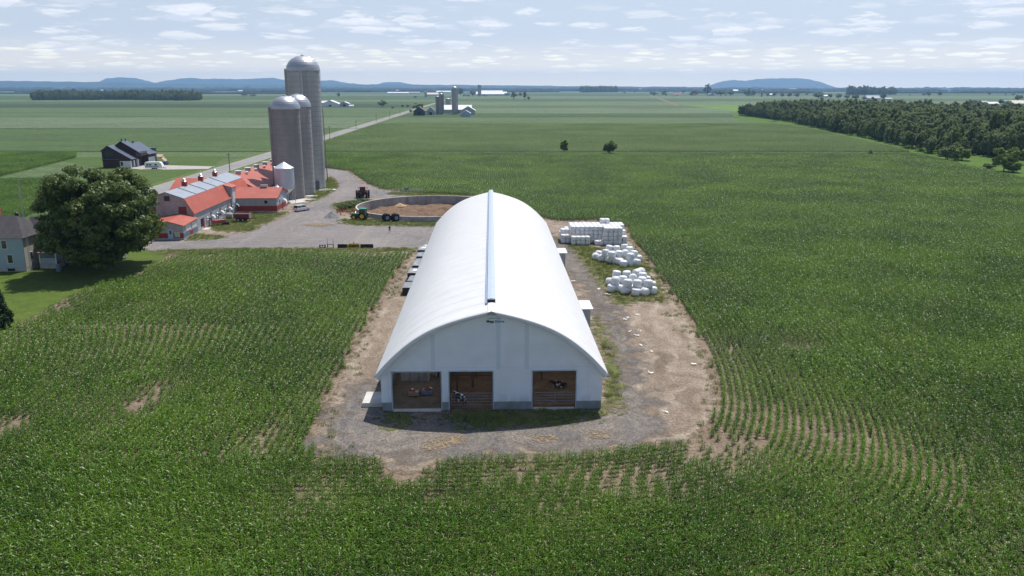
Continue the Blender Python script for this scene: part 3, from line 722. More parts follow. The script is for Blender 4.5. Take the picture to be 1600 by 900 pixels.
# end walls
doors = [(-10.05, -5.15, 0), (-4.3, .07, 0), (4.12, 8.5, 0)]; DH = 4.2; FH = .95
def wallmesh(holes, y0, th=.06):
    us = sorted(set([-11.17, 11.17] + [q for d in holes for q in d[:2]] + list(np.linspace(-11.17, 11.17, 60))))
    V, Fq = [], []
    for a, b in zip(us[:-1], us[1:]):
        m_ = (a + b) / 2; lo = DH if any(d[0] < m_ < d[1] for d in holes) else FH
        o = len(V)
        za, zb = archs(a) - .05, archs(b) - .05
        k = 8
        for i in range(k + 1): V += [(a, y0, lo + (za - lo) * i / k), (b, y0, lo + (zb - lo) * i / k)]
        for i in range(k): Fq.append((o + 2 * i, o + 2 * i + 1, o + 2 * i + 3, o + 2 * i + 2))
    return V, Fq
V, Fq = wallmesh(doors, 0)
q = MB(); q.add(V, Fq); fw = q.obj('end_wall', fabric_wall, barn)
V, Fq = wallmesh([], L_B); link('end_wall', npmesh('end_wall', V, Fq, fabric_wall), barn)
s = MB()
for u in (-6.1, .45, 3.3): s.box(u, u + .42, -.014, -.004, 4.4, archs(u) - .6)  # wide strips paint the shade of posts showing through the cloth
s.box(-11.1, 11.1, -.012, -.003, 4.62, 4.655); s.box(-9.0, 8.9, -.012, -.003, 7.0, 7.02)
s.box(9.75, 9.79, -.014, -.004, .95, 5.9); s.box(-10.5, -10.46, -.014, -.004, .95, 5.2)
s.obj('wall_seam_post_shade', mat('seam_post_shade_tone', (.62, .70, .80), .7, .01), barn)
for a, b in ((-11.17, -10.1), (-5.1, -4.35), (.12, 4.07), (8.55, 11.17)):
    sk_ = MB(); nseg = max(3, int((b - a) / .3))
    for i in range(nseg):
        x0, x1 = a + (b - a) * i / nseg, a + (b - a) * (i + 1) / nseg; d0, d1 = .05 + .04 * math.sin(i * 1.7), .05 + .04 * math.sin((i + 1) * 1.7)
        sk_.add([(x0, -.02 - d0, 1.0), (x1, -.02 - d1, 1.0), (x1, -.03, 1.85), (x0, -.03, 1.85), (x1, -.01, .93), (x0, -.01, .93)], [(0, 1, 2, 3), (5, 4, 1, 0)])
    sk_.obj('wall_skirt', fabric_wall, barn, smooth=True)
f = MB()
for a, b in ((-11.12, -10.05), (-5.15, -4.3), (.07, 4.12), (8.5, 11.12)): f.box(a + .003, b - .003, -.02, .25, 0, FH)
for sgn in (-1, 1): f.box(min(sgn * 10.95, sgn * 11.12), max(sgn * 10.95, sgn * 11.12), .26, L_B, 0, FH)
f.box(-11.12, 11.12, L_B - .25, L_B - .01, 0, FH)
f.obj('foundation', mat('dark_blue_grey_concrete', (.26, .30, .33), .9, .12, 1.2, .01, 14, dirt=((.14, .17, .13), .8, .6, (1, 1, .3))), barn)  # darker bluish-grey base with dark greenish blotches
for i, (a, b, _) in enumerate(doors):
    d = MB()
    d.box(a - .10, a, -.07, .1, 0, DH + .1); d.box(b, b + .10, -.07, .1, 0, DH + .1); d.box(a, b, -.07, .1, DH, DH + .1)
    d.obj('door_frame', mat('door_frame_steel', (.42, .52, .64), .5), barn)
# side walls: curtain with a gap under the eave
for sgn in (-1, 1):
    c = MB(); c.box(min(sgn * 11.0, sgn * 11.2), max(sgn * 11.0, sgn * 11.2), .1, L_B, FH, 3.3); c.obj('side_curtain', fabric_wall, barn)
    for k in range(0, int(L_B / BAY) + 1):
        c = MB(); c.box(min(sgn * 10.85, sgn * 10.98), max(sgn * 10.85, sgn * 10.98), k * BAY + .3, k * BAY + .45, FH, 4.5); c.obj('side_post', galv, barn)
# floor, pens
MB().box(-4.78, 10.9, .27, L_B - .3, .0, .16).obj('floor', m_bed, barn); MB().box(-10.9, -4.79, .27, L_B - .3, .0, .15).obj('floor', groundmat('dirty_concrete_floor', [(.20, .165, .13), (.15, .12, .09), (.25, .20, .15)], (.2, .9, 8), .02), barn)
pn = MB()
def rail(y, u0, u1, zs, r=.04, post=None):
    for z in zs: pn.tube((u0, y, z), (u1, y, z), r, n=5)
    for k in range(int((u1 - u0) / 2.6) + 1): pn.tube((u0 + 2.6 * k, y, 0), (u0 + 2.6 * k, y, zs[-1] + .1), .07, n=6)
rail(11.0, 1.5, 10.8, (.5, .8, 1.1, 1.4)); rail(9.2, -4.4, .9, (.4, .75, 1.1, 1.45))
pn.tube((5.55, 8.2, 0), (5.55, 8.2, 1.9), .09, n=6); pn.tube((3, 8.2, 1.1), (6.2, 8.2, 1.1), .04, n=5)
pn.tube((-2.1, 6.0, 0), (-2.1, 6.0, 6.0), .13, n=8); pn.tube((-3.7, 4.5, 0), (-3.9, 4.5, 4.4), .09, n=8)
pn.obj('pen_rail', mat('rusty_steel', (.10, .075, .06), .7, .15), barn)
bw_ = MB()
for k in range(9): bw_.box(1.2, 10.8, 13.0, 13.06, .25 + k * .34, .25 + k * .34 + .28)
for k in range(9): bw_.box(-4.6, .9, 11.5, 11.56, .25 + k * .34, .25 + k * .34 + .28)
bw_.box(-4.75, -4.65, .4, 20, .1, 1.6); bw_.box(.95, 1.05, .4, 30, .1, 1.6)
bw_.obj('board_wall', wood, barn)
# gates
def gate(u0, u1, y, z0, z1):
    g = MB(); 
    for k in range(5): g.tube((u0, y, z0 + (z1 - z0) * k / 4), (u1, y, z0 + (z1 - z0) * k / 4), .03, n=6)
    for q in (0, .52, 1): g.tube((u0 + (u1 - u0) * q, y, z0), (u0 + (u1 - u0) * q, y, z1), .035, n=6)
    g.obj('gate', mat('gate_steel', (.20, .25, .31), .45, .05, metal=.3), barn)
gate(-4.15, -.02, .35, .5, 1.75); gate(4.35, 8.35, .35, .55, 1.75)
MB().box(4.2, 8.4, -.12, .2, .01, .22).obj('door_sill', conc_pale, barn)
MB().box(-10.0, -5.2, -.35, .25, .0, .17).obj('door_sill', conc_pale, barn)
# maker's name on the gable: small black and blue lettering
def text(body, size, loc, m, name, parent, rot=(PI / 2, 0, 0)):
    cu = bpy.data.curves.new(name, 'FONT'); cu.body = body; cu.size = size; cu.extrude = .006; cu.offset = size * .02; cu.align_x = 'LEFT'
    tmp = bpy.data.objects.new(name, cu); me = bpy.data.meshes.new_from_object(tmp); me.materials.clear(); me.materials.append(m)
    o = link(name, me, parent); o.location = loc; o.rotation_euler = rot; bpy.data.objects.remove(tmp); return o
text('Mega', .36, (-.50, -.03, 9.33), blackp, 'lettering', barn); text('Dome', .36, (.01 + .33, -.03, 9.33), mat('logo_blue', (.02, .16, .42), .5), 'lettering', barn)
sw = MB(); sw.path([(-.35 + 1.3 * i / 8, -.03, 9.70 + .10 * math.sin(PI * i / 8)) for i in range(9)], .02, 4); sw.obj('emblem', _M['logo_blue'], barn)
# two inlet boxes on the right-hand side
for v0 in (28.2, 66.0):
    a = MB(); a.box(11.22, 13.4, v0, v0 + 3.9, 0, 2.75); ab = a.obj('side_annex', mat('annex_sheet', (.42, .44, .47), .6, .06, 2, stripes=('Y', .25, .02)), barn)
    MB().box(10.9, 13.75, v0 - .35, v0 + 4.2, 2.76, 2.9).obj('annex_roof', white, ab)
    MB().box(13.402, 13.43, v0 + .9, v0 + 3.0, .1, 2.1).obj('annex_door', concrete, ab)

# ---- things at and in the shed
p = bw(-12.35, 2.6); sl = thing('concrete_block', 'thick flat concrete slab lying beside the left front corner of the white barn', 'slab', p, AX)
MB().box(-1.0, 1.1, -1.6, 1.6, 0, .52).obj('slab', conc_pale, sl, bevel=.03)
def pallet_load(loc, rz, lab, seed, blue):
    r = random.Random(seed); t = thing('loaded_pallet', lab, 'pallet', loc, rz, 'loaded pallets just inside the barn doorway')
    w = MB()
    for k in range(6): w.box(-.6, .6, -.58 + k * .2, -.44 + k * .2, .12, .145)
    for k in (-.55, 0, .45): w.box(k, k + .1, -.58, .56, 0, .118)
    w.obj('pallet', wood, t)
    MB().box(-.56, .56, -.54, .54, .15, .42).obj('carton', mat('blue_grey_carton' if blue else 'brown_carton', (.16, .24, .36) if blue else (.38, .27, .17), .7), t)
    for k in range(6):
        b = MB(); x, y = r.uniform(-.38, .38), r.uniform(-.38, .38); b.ball((x, y, .50 + r.uniform(0, .12)), .24, .17, .13, 8, 5)
        b.obj('bag', [white, _M.get('sack_red') or mat('sack_red', (.35, .1, .08), .6), mat('sack_grey', (.5, .5, .55), .5)][r.randrange(3)], t, True)
p = bw(-8.35, 4.0, .16); pallet_load(p, AX + .1, 'left pallet with grey and red sacks on a brown carton in the barn doorway', 1, False)
p = bw(-6.95, 4.3, .16); pallet_load(p, AX + .02, 'right pallet with pale sacks on a blue-grey carton in the barn doorway', 2, True)
pw_ = thing('concrete_partition', 'grey upright concrete panels behind the pallets inside the left doorway', 'partition', bw(-9.4, 8.3, .16), AX)
for k in range(3):
    q = MB(); q.box(-.75 + k * 1.02, .2 + k * 1.02, -.12, .12, 0, 2.1 + .05 * (k % 2)); q.obj('panel', concrete, pw_, bevel=.02)
q = MB(); q.box(2.25, 2.4, -.2, 1.6, 0, 2.1); q.obj('panel', conc_pale, pw_)

# ---- cows
m_cow = bpy.data.materials.new('cow_hide'); nt, N, L = nodes(m_cow)
out = N.new('ShaderNodeOutputMaterial'); b = N.new('ShaderNodeBsdfPrincipled'); L.new(b.outputs[0], out.inputs[0]); tc = N.new('ShaderNodeTexCoord')
n_ = N.new('ShaderNodeTexNoise'); n_.inputs['Scale'].default_value = 1.6; n_.inputs['Detail'].default_value = 1; L.new(tc.outputs['Object'], n_.inputs['Vector'])
r_ = N.new('ShaderNodeMapRange'); r_.inputs['From Min'].default_value = .52; r_.inputs['From Max'].default_value = .54; L.new(n_.outputs[0], r_.inputs[0])
x_ = N.new('ShaderNodeMix'); x_.data_type = 'RGBA'; x_.inputs[6].default_value = (.015, .014, .014, 1); x_.inputs[7].default_value = (.75, .73, .70, 1)
L.new(r_.outputs[0], x_.inputs[0]); L.new(x_.outputs[2], b.inputs['Base Color']); b.inputs['Roughness'].default_value = .7
def skinned(name, verts, edges, radii, m, parent=None, root=0, sub=2):
    me = bpy.data.meshes.new(name); me.from_pydata(verts, edges, []); me.materials.append(m)
    o = link(name, me, parent); sk = o.modifiers.new('skin', 'SKIN'); sk.use_smooth_shade = True
    if not me.skin_vertices: 
        bm = bmesh.new(); bm.from_mesh(me); bm.verts.layers.skin.verify(); bm.to_mesh(me); bm.free()
    for i, r in enumerate(radii):
        rr_ = r if isinstance(r, tuple) else (r, r); me.skin_vertices[0].data[i].radius = rr_; me.skin_vertices[0].data[i].use_root = (i == root)
    ss = o.modifiers.new('sub', 'SUBSURF'); ss.levels = sub; ss.render_levels = sub
    return o
def cow(loc, rz, lab, lying):
    t = thing('cow', lab, 'cow', loc, rz, 'black and white cows in the barn'); t.scale = (.82,) * 3
    h = .55 if lying else 1.12
    Vv = [(-.75, 0, h), (-.35, 0, h - .05), (.1, 0, h - .06), (.5, 0, h), (.78, 0, h + .12), (1.02, 0, h + .3), (1.22, 0, h + .24), (1.42, 0, h + .08)]
    E = [(i, i + 1) for i in range(7)]; R_ = [(.26, .30), (.33, .36), (.34, .38), (.27, .32), (.17, .20), (.13, .14), (.12, .12), (.075, .075)]
    def chain(start, pts, rad):
        k = start
        for p_, r in zip(pts, rad): Vv.append(p_); R_.append(r); E.append((k, len(Vv) - 1)); k = len(Vv) - 1
    for s_ in (-1, 1):
        if lying:
            chain(3, [(.45, .24 * s_, .32), (.75, .3 * s_, .12), (.5, .34 * s_, .07)], [.13, .07, .05])
            chain(0, [(-.6, .28 * s_, .34), (-.2, .40 * s_, .16), (-.5, .42 * s_, .07)], [.17, .08, .05])
        else:
            chain(3, [(.48, .2 * s_, .82), (.52, .2 * s_, .45), (.5, .2 * s_, .05)], [.13, .07, .055])
            chain(0, [(-.68, .22 * s_, .85), (-.55, .22 * s_, .62), (-.8, .22 * s_, .42), (-.76, .22 * s_, .05)], [.17, .11, .065, .055])
    chain(0, [(-.98, 0, h + .1), (-1.05, .02, h - .35)], [.05, .03])
    skinned('body', Vv, E, R_, m_cow, t, root=2)
    for s_ in (-1, 1):
        e_ = MB(); e_.ball((1.05, .17 * s_, h + .34), .05, .11, .04, 8, 5); e_.obj('ear', blackp, t, True)
    return t
cow(bw(7.3, 5.9, .18), AX + PI - .15, 'black and white cow lying on the straw inside the right doorway', True)
cow(bw(-3.3, 1.35, .18), AX + 2.4, 'mostly white cow standing behind the gate of the middle doorway', False)
cow(bw(-5.9, 9.6, .18), AX - 2.2, 'black cow with a white head at the back of the left doorway', False)

# ---- black lidded boxes along the left wall
m_lid = mat('grey_plastic_lid', (.26, .28, .31), .45, .12, 2, .02, 3, dirt=((.7, .7, .7), 1.0, .6))
bx_desc = ['black wrapped stack with a scrap of white sheet, farthest box along the barn wall', 'second farthest grey-lidded black box along the left barn wall', 'third farthest grey-lidded black box along the left barn wall', 'middle grey-lidded black box along the left barn wall',
           'grey-lidded black box just nearer than the middle one along the barn wall', 'grey-lidded black box with a white scrap, third nearest along the barn wall', 'tall black box with bare front, second nearest along the barn wall', 'small nearest black box along the left barn wall']
for k, lb in enumerate(bx_desc):
    v0 = 82 - k * 4.6; w_ = 1.9 + .25 * ((k * 7) % 3); hh = 1.3 + .25 * ((k * 5) % 3) - (.5 if k == 7 else 0)
    t = thing('plastic_crate', lb, 'crate', bw(-12.75 - .25 * (k % 2), v0 - 1.2), AX + random.uniform(-.05, .05), 'black crates along the left barn wall')
    c = MB(); c.box(-w_ / 2, w_ / 2, -1.75, 1.75, 0, hh); c.obj('body', mat('black_plastic', (.03, .03, .035), .4, .2, 2), t, bevel=.05)
    l_ = MB(); l_.add([(-w_ / 2 - .04, -1.8, hh + .01), (w_ / 2 + .04, -1.8, hh + .01), (w_ / 2 + .04, 1.8, hh + .01), (-w_ / 2 - .04, 1.8, hh + .01), (-w_ / 2 + .2, -1.5, hh + .16), (w_ / 2 - .2, -1.5, hh + .14), (w_ / 2 - .2, 1.5, hh + .2), (-w_ / 2 + .2, 1.5, hh + .12)],
                      [(0, 3, 2, 1), (4, 5, 6, 7), (0, 1, 5, 4), (1, 2, 6, 5), (2, 3, 7, 6), (3, 0, 4, 7)]); l_.obj('lid', m_lid, t)
    if k in (0, 5, 1): MB().slab((-.5, -.9, hh + .22), (.8, -1.1, hh + .2), (.9, .3, hh + .24), (-.3, .5, hh + .22), .03).obj('white_scrap', white, t)

# ================================================================== wrapped bales
def bale_mesh(w, d, h, seed, rounded=.16):
    r = random.Random(seed); bm = bmesh.new(); bmesh.ops.create_cube(bm, size=1)
    bmesh.ops.subdivide_edges(bm, edges=bm.edges, cuts=3, use_grid_fill=True)
    for v_ in bm.verts:
        p_ = v_.co * 2; q = Vector((abs(p_.x) ** 10 + abs(p_.y) ** 10 + abs(p_.z) ** 10, 0, 0)).x ** (1 / 10) if rounded else 1
        s_ = (p_ / max(q, 1e-6)).normalized() * 1.0
        p_ = p_ / max(1, q) if q > 1 else p_
        k = 1 + r.uniform(-.025, .025); v_.co = Vector((p_.x * w / 2 * k, p_.y * d / 2 * k, (p_.z * .5 + .5) * h * (1 + r.uniform(-.015, .015))))
    me = bpy.data.meshes.new('square_bale'); bm.to_mesh(me); bm.free(); me.materials.append(bale)
    me.polygons.foreach_set('use_smooth', [True] * len(me.polygons)); return me
bms = [bale_mesh(.955, 1.9, .905, i) for i in range(5)]
SB = G(930, 385); ox, oy = G(885, 384)
NJ = 14
def hgt(row, j):     # stack heights: row 0 = nearest to the camera
    if row == 0: return [0, 0, 2, 2, 2, 2, 0, 1, 1, 4, 4, 4, 4, 2][j]
    if row == 1: return [2, 2, 4, 4, 4, 4, 4, 4, 4, 4, 4, 4, 4, 3][j]
    if row == 2: return [3, 3, 4, 4, 4, 4, 4, 4, 4, 4, 4, 4, 4, 4][j]
    return [2, 3, 4, 4, 4, 4, 4, 4, 4, 5, 5, 4, 4, 4][j] if row == 3 else 0
nb = 0
for row in range(4):
    for j in range(NJ):
        for k in range(hgt(row, j)):
            H_ = lambda r, c: hgt(r, c) if 0 <= r < 4 and 0 <= c < NJ else 0
            if not (k == H_(row, j) - 1 or H_(row - 1, j) <= k or H_(row, j - 1) <= k or H_(row, j + 1) <= k): continue
            o = link('square_bale', bms[random.randrange(5)]); nb += 1
            x, y = axis(-.4 + j * .965 + random.uniform(-.03, .03), .9 + row * 1.95 + random.uniform(-.09, .09))
            o.location = (ox + x, oy + y, .1 + k * .9); o.rotation_euler = (0, 0, AX + random.uniform(-.03, .03) + (PI if random.random() < .5 else 0))
            tp = k == H_(row, j) - 1
            if k == 4: tag(o, 'white wrapped square bale perched on a fifth layer at the back of the big stack', 'bale', 'top bales of the square bale stack')
            elif row == 0 and j in (7, 8): tag(o, 'white square bale lying alone in front of the big stack', 'bale', 'low bales before the square bale stack')
            elif tp: tag(o, 'white wrapped square bale in a top layer of the large square bale stack', 'bale', 'top layer bales of the square bale stack')
            else: tag(o, 'white wrapped square bale in a lower layer of the large square bale stack', 'bale', 'lower layer bales of the square bale stack')
def rbale(seed):
    r = random.Random(seed); prof_ = [(1e-5, 0), (.40, .01), (.56, .06), (.645, .2), (.67, .6), (.645, 1.02), (.56, 1.17), (.40, 1.23), (1e-5, 1.25)]
    b_ = MB(); b_.lathe(prof_, 22); me = bpy.data.meshes.new('round_bale'); vs = [(x * (1 + r.uniform(-.02, .02)), y * (1 + r.uniform(-.02, .02)), z + r.uniform(-.012, .012)) for x, y, z in b_.v]
    me.from_pydata(vs, [], b_.f); bm = bmesh.new(); bm.from_mesh(me); bmesh.ops.remove_doubles(bm, verts=bm.verts, dist=.02); bmesh.ops.recalc_face_normals(bm, faces=bm.faces); bm.to_mesh(me); bm.free()
    me.materials.append(bale); me.polygons.foreach_set('use_smooth', [True] * len(me.polygons)); return me
rbs = [rbale(i) for i in range(6)]
def zoom7(x, y): return (840 + x / 6, 330 + y / 6)
piles = [('farther round bale pile', 'the farther pile, behind the square bale stack corner',
          [(672, 348), (740, 352), (815, 338), (637, 388), (697, 405), (762, 398), (822, 395), (862, 360), (903, 398), (871, 423)],
          [(575, 400), (545, 425), (597, 440), (672, 452), (736, 462), (800, 445), (770, 472), (806, 492), (868, 485), (930, 480), (945, 442), (620, 410), (880, 455), (850, 440)]),
         ('nearer round bale pile', 'the nearer pile',
          [(740, 590), (730, 650), (836, 592), (800, 640), (845, 672), (895, 628), (935, 678), (930, 580), (985, 608), (980, 650), (1040, 678), (965, 568)],
          [(678, 662), (692, 722), (765, 718), (816, 740), (885, 722), (922, 757), (1006, 757), (965, 715), (1080, 742), (1070, 690), (860, 700), (1020, 640)])]
for nm, wh, top, bot in piles:
    for lay, L_, zc in (('top', top, 1.82), ('bottom', bot, .66)):
        for (x, y) in L_:
            g = G(*zoom7(x, y), zc); o = link('round_bale', rbs[random.randrange(6)])
            tl = random.random() < .25
            o.rotation_euler = (random.uniform(-.12, .12) + (PI / 2 if tl else 0), random.uniform(-.12, .12), random.uniform(0, 6.28)); 
            off = Matrix(Euler(o.rotation_euler).to_matrix()) @ Vector((0, 0, .625)); o.location = (g[0] - off.x, g[1] - off.y, zc - off.z); o.scale = (1.08, 1.08, 1.0)
            tag(o, 'wrapped round bale, %s layer of %s' % (lay, 'the pile nearest the bare dirt' if 'nearer' in nm else 'the pile beside the square bales'), 'bale', '%s layer of the %s' % (lay, nm))
# scraps of wrap
for i, (x, y) in enumerate(((982, 497), (991, 492), (1001, 516), (978, 497), (1003, 541), (1012, 580), (1087, 568), (1045, 645), (1022, 549), (955, 461), (938, 452), (985, 520), (900, 440), (1000, 525), (948, 456))):
    g = G(x, y, .15); r = random.Random(i); pts = []; a = r.uniform(0, 6.28); x0 = y0 = 0
    m_ = MB(); P_ = []
    n = r.randrange(5, 9) if i not in (8,) else 3
    for k in range(n): a += r.uniform(-1.4, 1.4); x0 += .17 * math.cos(a); y0 += .17 * math.sin(a); P_.append((x0, y0, r.uniform(.03, .16)))
    for p0, p1 in zip(P_[:-1], P_[1:]):
        w_ = r.uniform(.06, .16); m_.add([(p0[0], p0[1] - w_, p0[2]), (p1[0], p1[1] - w_, p1[2]), (p1[0], p1[1] + w_, p1[2] + .05), (p0[0], p0[1] + w_, p0[2] + .05)], [(0, 1, 2, 3)])
    o = m_.obj('plastic_scrap', white); o.location = (g[0], g[1], .10)
    tag(o, 'crumpled strip of white bale wrap lying on the bare ground right of the barn', 'plastic scrap', 'scraps of bale wrap on the ground')

# ================================================================== round manure store
pit = thing('manure_store', 'round concrete manure store with brown heap behind the barn', 'manure pit', (PITC[0], PITC[1], 0))
n = 96
w = MB(); ro, ri, zt, zb = PITR, PITR - .32, 1.3, -1.6
w.lathe([(ri, zb), (ri, zt), (ro, zt), (ro, zb), (ri, zb)], n)
w.obj('wall', mat('pit_concrete', (.36, .35, .35), .9, .12, .6, .01, 10, dirt=((.16, .13, .11), .5, .7, (1, 1, .25))), pit)
q = MB(); q.lathe([(ri - .02, zt + .003), (ri - .02, zt + .09), (ro + .03, zt + .09), (ro + .03, zt + .003), (ri - .02, zt + .003)], n); q.obj('rim', conc_pale, pit)
nr, na = 36, 110; V = [(0, 0, -.6)]; Fq = []
for i in range(1, nr + 1):
    for k in range(na):
        r = i / nr * (ri + .02); a = 2 * PI * k / na; x, y = r * math.cos(a), r * math.sin(a)
        z = -1.05 + .8 * (vnoise(x + 50, y + 50, 2.3, 2) - .5) + .5 * (vnoise(x + 50, y + 50, .9, 5) - .5) + .15 * max(0, 1 - (r / ri) ** 2)
        V.append((x, y, float(z)))
me = bpy.data.meshes.new('manure'); fs = [(0, 1 + k, 1 + (k + 1) % na) for k in range(na)]
for i in range(nr - 1): fs += [(1 + i * na + k, 1 + (i + 1) * na + k, 1 + (i + 1) * na + (k + 1) % na, 1 + i * na + (k + 1) % na) for k in range(na)]
me.from_pydata(V, [], fs); me.materials.append(groundmat('manure', [(.215, .14, .09), (.16, .10, .065), (.28, .19, .125)], (.3, 1.2, 6), .25)); me.polygons.foreach_set('use_smooth', [True] * len(fs))
link('manure', me, pit)
def heap(name, loc, r, h, m, label, cat, seed=0):
    V = []; Fq = []; nr_, na_ = 12, 30
    for i in range(nr_ + 1):
        for k in range(na_):
            rr_ = r * i / nr_ * (1 + .12 * math.sin(k * 2 * PI / na_ * 2 + seed)); a = 2 * PI * k / na_; x, y = rr_ * math.cos(a), rr_ * math.sin(a)
            V.append((x, y, float(h * (1 - i / nr_) ** 1.1 + (.12 * h * (vnoise(x + 9 + seed, y + 9, .5, seed) - .5) if i < nr_ else -.03))))
    for i in range(nr_): Fq += [(i * na_ + k, (i + 1) * na_ + k, (i + 1) * na_ + (k + 1) % na_, i * na_ + (k + 1) % na_) for k in range(na_)]
    o = link(name, npmesh(name, V, Fq, m, smooth=True)); o.location = loc; return tag(o, label, cat)
g = G(625, 321, -.9); heap('sawdust_heap', (g[0], g[1], -1.0), 1.9, .9, groundmat('sawdust', [(.46, .31, .18), (.38, .25, .14), (.5, .36, .22)], (.5, 2, 8), .1), 'small tan heap on the manure inside the round store', 'heap', 2)
m_grav = groundmat('crushed_stone', [(.24, .24, .245), (.20, .20, .205), (.29, .29, .29)], (.5, 2, 7), .12)
g = G(518, 341); heap('gravel_heap', (g[0], g[1] + 1, .05), 2.3, 1.75, m_grav, 'dark grey crushed stone heap left of the green tractor', 'gravel heap', 3)
g = G(597, 308); heap('gravel_heap', (g[0], g[1] + 1, .05), 3.2, .95, m_grav, 'low grey stone heap behind the round store wall', 'gravel heap', 5)
# fence behind the store with its grey sign
fa, fb = G(588, 304), G(660, 301.5); fn = thing('wire_fence', 'low wire fence with grey board behind the manure store', 'fence', (fa[0], fa[1], 0)); dx, dy = fb[0] - fa[0], fb[1] - fa[1]; FL = math.hypot(dx, dy); fn.rotation_euler = (0, 0, math.atan2(dy, dx))
for k in range(7):
    q = MB(); q.tube((FL * k / 6, 0, 0), (FL * k / 6, 0, 1.5 if k != 4 else 2.1), .06, n=6); q.obj('post', galv, fn)
q = MB()
for z in (.4, .8, 1.2, 1.45): q.tube((0, 0, z), (FL, 0, z), .015, n=4)
q.obj('wire', galv, fn)
MB().box(FL * .60, FL * .60 + 1.5, -.1, -.07, 1.0, 1.75).obj('board', mat('grey_board', (.22, .25, .28), .6), fn)

# ================================================================== tractors, wheels, machines
def wheel(parent, c, r, w, rimm, rim=.55, name='wheel'):
    """axis along local x; tyre with lugs, rim as a sub-part"""
    M = Matrix.Translation(c) @ Matrix.Rotation(PI / 2, 4, 'Y')
    t = MB(); t.lathe([(r * rim, -w / 2), (r * .9, -w / 2), (r, -w * .3), (r, w * .3), (r * .9, w / 2), (r * rim, w / 2), (r * rim, -w / 2)], 24, M=M)
    for k in range(16):
        a = 2 * PI * k / 16; q = Matrix.Translation(c) @ Matrix.Rotation(a, 4, 'X')
        t.box(-w / 2, w * .05, -.04, .04, r * .97, r * 1.035, q); q = Matrix.Translation(c) @ Matrix.Rotation(a + PI / 16, 4, 'X'); t.box(-w * .05, w / 2, -.04, .04, r * .97, r * 1.035, q)
    o = t.obj(name, rubber, parent)
    q = MB(); q.lathe([(1e-5, -w * .12), (r * rim * .45, -w * .12), (r * rim * .6, -w * .3), (r * rim * .99, -w * .46), (r * rim * .99, w * .46), (r * rim * .6, w * .3), (r * rim * .45, w * .12), (1e-5, w * .12)], 20, M=M)
    q.obj('rim', rimm, o); return o
def tractor(name, label, loc, rz, bodym, rimm, roofm, dual, sc=1.0):
    """forward = +y"""
    t = thing(name, label, 'tractor', loc, rz); t.scale = (sc,) * 3
    b = MB(); b.box(-.42, .42, .55, 2.7, .75, 1.55); b.prism([(.4, 1.55), (2.75, 1.5), (2.8, 1.2), (2.8, .85), (.4, .9)], -.40, .40, 'x', None); b.obj('hood', bodym, t, bevel=.06)
    MB().box(-.32, .32, 2.78, 2.86, .85, 1.35).obj('grille', blackp, t)
    c = MB(); c.box(-.3, .3, -.9, 2.5, .55, .95); c.box(-.45, .45, 2.7, 3.1, .5, .85); c.box(-.5, .5, -1.35, -.9, .5, .9); c.tube((-.9, 0, .85), (.9, 0, .85), .14); c.tube((-.8, 2.0, .62), (.8, 2.0, .62), .1); c.obj('chassis', blackp, t)
    c = MB(); c.add([(-.62, -.75, 1.15), (.62, -.75, 1.15), (.62, .75, 1.15), (-.62, .75, 1.15), (-.66, -.85, 2.62), (.66, -.85, 2.62), (.62, .6, 2.62), (-.62, .6, 2.62)], [(0, 3, 2, 1), (4, 5, 6, 7), (0, 1, 5, 4), (1, 2, 6, 5), (2, 3, 7, 6), (3, 0, 4, 7)]); cab = c.obj('cab_window', glass, t)
    p_ = MB()
    for sx_ in (-1, 1):
        p_.tube((.635 * sx_, -.77, 1.1), (.675 * sx_, -.87, 2.62), .045, n=6); p_.tube((.635 * sx_, .77, 1.1), (.635 * sx_, .62, 2.62), .045, n=6); p_.tube((.64 * sx_, .05, 1.15), (.67 * sx_, -.05, 2.6), .03, n=6)
    p_.obj('cab_pillar', bodym, t)
    MB().box(-.74, .74, -1.0, .78, 2.63, 2.85).obj('cab_roof', roofm, t, bevel=.07)
    for sx_ in (-1, 1):
        f_ = MB(); x0, x1 = sorted((sx_ * .62, sx_ * 1.12))
        pr = [(-1.05, 1.25), (-.75, 1.72), (-.2, 1.9), (.35, 1.85), (.7, 1.55), (.66, 1.5), (.32, 1.77), (-.2, 1.82), (-.7, 1.65), (-1.0, 1.22)]
        f_.prism(pr, x0, x1, 'x'); f_.obj('fender', bodym, t)
        wheel(t, (sx_ * .92, -.15, .95), .95, .48, rimm); wheel(t, (sx_ * .85, 2.0, .66), .66, .36, rimm)
        if dual: wheel(t, (sx_ * 1.48, -.15, .95), .95, .46, rimm)
        MB().box(sx_ * .98 - .12, sx_ * .98 + .12, -1.12, -1.08, 1.45, 1.62).obj('tail_lamp', lightmat, t)
        q = MB(); q.tube((sx_ * .7, .6, 2.45), (sx_ * 1.12, .68, 2.4), .02, n=5); q.box(sx_ * 1.12 - .08, sx_ * 1.12 + .08, .64, .7, 2.15, 2.5); q.obj('mirror', blackp, t)
    q = MB(); q.tube((.5, 1.0, 1.3), (.5, 1.0, 2.7), .06, n=8); q.obj('exhaust', galv, t)
    q = MB(); q.tube((-.35, -1.3, .7), (-.4, -2.0, .6), .05, n=6); q.tube((.35, -1.3, .7), (.4, -2.0, .6), .05, n=6); q.tube((-.4, -1.95, .6), (.4, -1.95, .6), .05, n=6); q.obj('linkage', blackp, t)
    return t
red = mat('red_machine_paint', (.42, .02, .02), .35, .08, 3, coat=.4); green = mat('green_machine_paint', (.02, .16, .05), .35, .08, 3, coat=.4); yellow = mat('yellow_rim', (.75, .50, .02), .4, .05)
teal = mat('green_roof_paint', (.08, .36, .22), .4, .05); rimg = mat('grey_rim', (.5, .5, .5), .4)
